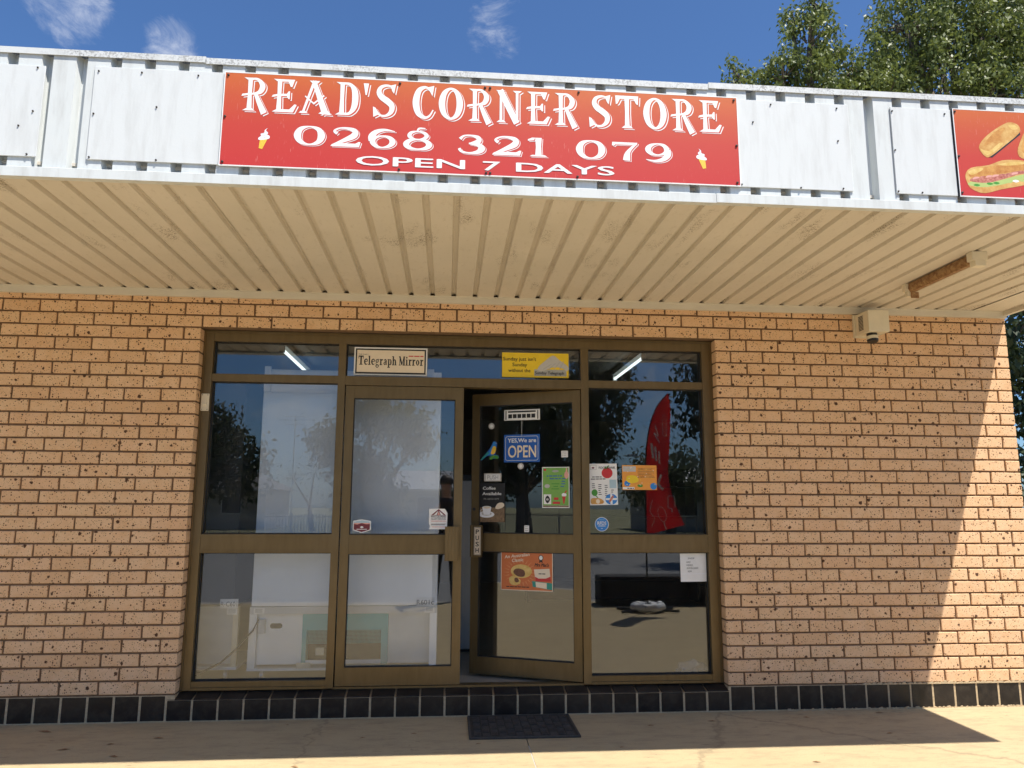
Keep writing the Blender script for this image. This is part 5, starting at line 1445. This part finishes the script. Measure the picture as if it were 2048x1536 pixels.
for i, (z, l) in enumerate(((6.45, .7), (6.25, .9), (6.0, .6))):
    MB().tube([(-l, 0, z), (l, 0, z)], .018, 5).build('element', 'galvanised', an)
lp = empty('street_lamp', (7.6, -28, -.15))
tag(lp, 'street lamp with long arm mirrored behind the red flag', 'street lamp')
MB().tube([(0, 0, 0), (0, 0, 3.6)], [.07, .05], 8).build('pole', 'galvanised', lp)
MB().tube([(0, 0, 3.45), (-.6, .0, 3.62), (-1.1, 0, 3.75)], .03, 6).build('arm', 'galvanised', lp)
MB().box(-1.45, -1.05, -.07, .07, 3.70, 3.80).build('lamp_head', 'galvanised', lp)
for x_, lab in ((-26.0, 'timber power pole far left across the road'), (24.0, 'timber power pole far right across the road')):
    ppole = empty('power_pole', (x_, -20.3, -.15))
    tag(ppole, lab, 'power pole', 'power poles across the road')
    MB().tube([(0, 0, 0), (0, 0, 9.0)], [.16, .11], 10).build('pole', 'pole_timber', ppole)
    MB().box(-.05, .05, -1.1, 1.1, 8.3, 8.42).build('cross_arm', 'pole_timber', ppole)
for i, yy in enumerate((-1.0, -.35, .35, 1.0)):
    pts_ = [(-26 + 50 * t / 10, -20.3 + yy, 8.3 - 3.0 * (t / 10) * (1 - t / 10)) for t in range(11)]
    tag(MB().tube(pts_, .012, 5).build('power_line', 'plastic_black'), 'overhead power line number %s counted from the road side' % ('four', 'three', 'two', 'one')[i], 'power line', 'power lines above the road')
# low dark block at the path edge
dbk = MB()
dbk.box(0.2, 3.2, -5.45, -5.05, 0.0005, 0.40)
tag(link_obj('planter_block', bevel_mesh(dbk, 'planter_block', 'dark_brickwork', .02, 2)), 'low dark planter block mirrored in the lower right window', 'planter')
# feather flag
fl = empty('feather_flag', (0.70, -4.44, 0))
tag(fl, 'red feather flag with white outlines mirrored in the right window', 'flag')
pole_pts = [(0, 0, .05), (0.0, 0, .9), (.01, 0, 1.6), (.03, 0, 2.1), (.09, 0, 2.45), (.19, 0, 2.70), (.34, 0, 2.88)]
MB().tube(spline(pole_pts, n_=4), [.013 - .008 * i / 24 for i in range(25)], 8).build('pole', 'plastic_black', fl)
rows = 28
right = [(.34, 2.88), (.372, 2.70), (.372, 2.45), (.355, 2.1), (.33, 1.8), (.36, 1.55), (.44, 1.3), (.52, 1.12)]
left = [(.335, 2.875), (.20, 2.71), (.10, 2.46), (.04, 2.12), (.02, 1.7), (.015, 1.4), (.015, 1.15), (.015, .98)]
Ls, Rs = spline(left, n_=4), spline(right, n_=4)
fm = MB()
vs = []
nc = 8
for a, b in zip(Ls, Rs):
    for j in range(nc + 1):
        t = j / nc
        x, z = a[0] + (b[0] - a[0]) * t, a[1] + (b[1] - a[1]) * t
        vs.append((x, .035 * math.sin(t * 5 + z * 3.0) * t, z))
fs = []
for i in range(len(Ls) - 1):
    for j in range(nc):
        b = i * (nc + 1) + j
        fs.append((b, b + 1, b + nc + 2, b + nc + 1))
fm.add(vs, fs)
cl = fm.build('cloth', 'flag_red', fl, smooth=True)
L = []
for q in (stroke(rrect(.30, 1.34, .40, 1.50, .02), .008, True, 1), stroke([(.35, 1.34), (.35, 1.29)], .016, n_=1), stroke(ell(.22, 1.26, .05, .10, 14, .25), .007, True, 1), stroke([(.24, 1.16), (.27, 1.06)], .014, n_=1), stroke([(.10, 1.45), (.06, 1.3), (.12, 1.2), (.08, 1.1)], .008),
          stroke([(.16, 2.45), (.20, 2.30), (.14, 2.34), (.22, 2.20)], .014), stroke([(.10, 2.2), (.12, 2.0)], .03), stroke([(.15, 2.16), (.16, 1.96)], .026), stroke([(.20, 2.1), (.20, 1.92)], .02), stroke(rrect(.27, 2.3, .32, 2.58, .02), .007, True, 1), stroke([(.22, 1.78), (.18, 1.66), (.24, 1.58)], .03)):
    L += [(p_, 'white_print') for p_ in q]
fp_ = flat('outline_print', L, fl, y=.055)
fm2 = fp_.data
for v in fm2.vertices:
    t = max(0, min(1, (v.co.x - .02) / .36))
    v.co.y = .035 * math.sin(t * 5 + v.co.z * 3.0) * t + .006
fp_.data.flip_normals()
MB().tube([(-.38, -.14, .03), (.38, .14, .03)], .018, 6).build('foot_bar', 'plastic_black', fl)
MB().tube([(-.38, .16, .03), (.38, -.16, .03)], .018, 6).build('foot_bar', 'plastic_black', fl)
ring = []
for i in range(25):
    a = 2 * math.pi * i / 24
    ring.append((.17 * math.cos(a), .12 * math.sin(a), .07))
MB().tube(ring, [.055 + .012 * math.sin(i * 1.7) + .008 * math.sin(i * 3.1) for i in range(24)] + [.055], 10, cap=False).build('weight_bag', 'interior_white', fl, smooth=True)

for a_ in (.3, 1.9, 3.6, 5.2):
    MB().tube([(.17 * math.cos(a_) * .55, .12 * math.sin(a_) * .5, .10), (.17 * math.cos(a_), .12 * math.sin(a_), .128), (.17 * math.cos(a_) * 1.36, .12 * math.sin(a_) * 1.5, .07)], .009, 6).build('strap', 'plastic_black', fl)
# ------------------------------------------------------------------ the photographer, mirrored in the glass
def person():
    px, py = CAM_LOC.x - .02, CAM_LOC.y - .52
    root = empty('person', (px, py, 0))
    tag(root, 'standing person in dark trousers photographing the shop, mirrored beside the fridge', 'person')
    V = [(0, 0, .96), (0, 0, 1.12), (0, -.01, 1.28), (0, -.01, 1.40), (0, .0, 1.49), (0, .02, 1.56), (0, .03, 1.66), (0, .02, 1.73)]
    Rd = [.15, .135, .15, .12, .06, .065, .095, .07]
    Ed = [(i, i + 1) for i in range(7)]
    def chain(start, pts, rad):
        b = start
        for p_, r__ in zip(pts, rad):
            V.append(p_); Rd.append(r__); Ed.append((b, len(V) - 1)); b = len(V) - 1
        return b
    for s in (-1, 1):
        chain(0, [(s * .10, 0, .86), (s * .12, .01, .50), (s * .13, -.02, .11), (s * .135, .03, .05), (s * .15, .14, .035)], [.10, .07, .05, .045, .038])
        hnd = chain(3, [(s * .19, -.01, 1.38), (s * .24, .10, 1.16), (s * .13, .40, 1.345), (s * .115, .445, 1.36)], [.062, .05, .034, .030])
        for k in range(4):
            z0 = 1.335 + k * .018
            ln = (.030, .036, .038, .032)[k]
            chain(hnd, [(s * .105, .468, z0), (s * .090, .478, z0), (s * (.090 - ln * .5), .479, z0 + .001)], [.010, .009, .008])
        chain(hnd, [(s * .10, .450, 1.33), (s * .075, .456, 1.328)], [.011, .009])
    me = bpy.data.meshes.new('body')
    me.from_pydata(V, Ed, [])
    for k in ('trouser_cloth', 'shirt_cloth', 'skin', 'shoe_leather'):
        me.materials.append(MATS[k])
    ob = link_obj('body', me, root)
    md_ = ob.modifiers.new('skin', 'SKIN')
    sv = me.skin_vertices[0].data
    for i, r__ in enumerate(Rd):
        sv[i].radius = (r__, r__ * (.72 if i in (0, 1, 2, 3) else 1.0)); sv[i].use_root = (i == 0)
    s2 = ob.modifiers.new('smooth', 'SUBSURF'); s2.levels = 2; s2.render_levels = 2
    bpy.context.view_layer.update()
    ev = bpy.data.meshes.new_from_object(ob.evaluated_get(bpy.context.evaluated_depsgraph_get()))
    ob.modifiers.clear(); ob.data = ev
    ev.materials.clear()
    for k in ('trouser_cloth', 'shirt_cloth', 'skin', 'shoe_leather'):
        ev.materials.append(MATS[k])
    for pl_ in ev.polygons:
        c_ = pl_.center
        i = 0
        if c_.z > .98: i = 1
        if c_.z > 1.47 or c_.y > .33: i = 2
        if c_.z < .085: i = 3
        pl_.material_index = i
        pl_.use_smooth = True
    hb = bmesh.new(); bmesh.ops.create_icosphere(hb, subdivisions=3, radius=1)
    for v in hb.verts:
        v.co = Vector((v.co.x * .103, v.co.y * .115 + .008, max(v.co.z, -.35) * .105 + 1.70))
    hm = bpy.data.meshes.new('hair'); hb.to_mesh(hm); hb.free(); hm.materials.append(MATS['hair'])
    link_obj('hair', hm, root)
    return root
person()
ph_ = empty('phone', (CAM_LOC.x, CAM_LOC.y - .03, CAM_LOC.z))
tag(ph_, 'dark phone held up by the mirrored person', 'phone')
link_obj('case', bevel_mesh(MB().box(-.082, .082, .0, .008, -.038, .038), 'case', 'plastic_black', .004, 2), ph_)
MB().box(-.076, .076, -.0012, -.0004, -.034, .034).build('screen', 'gasket_black', ph_)
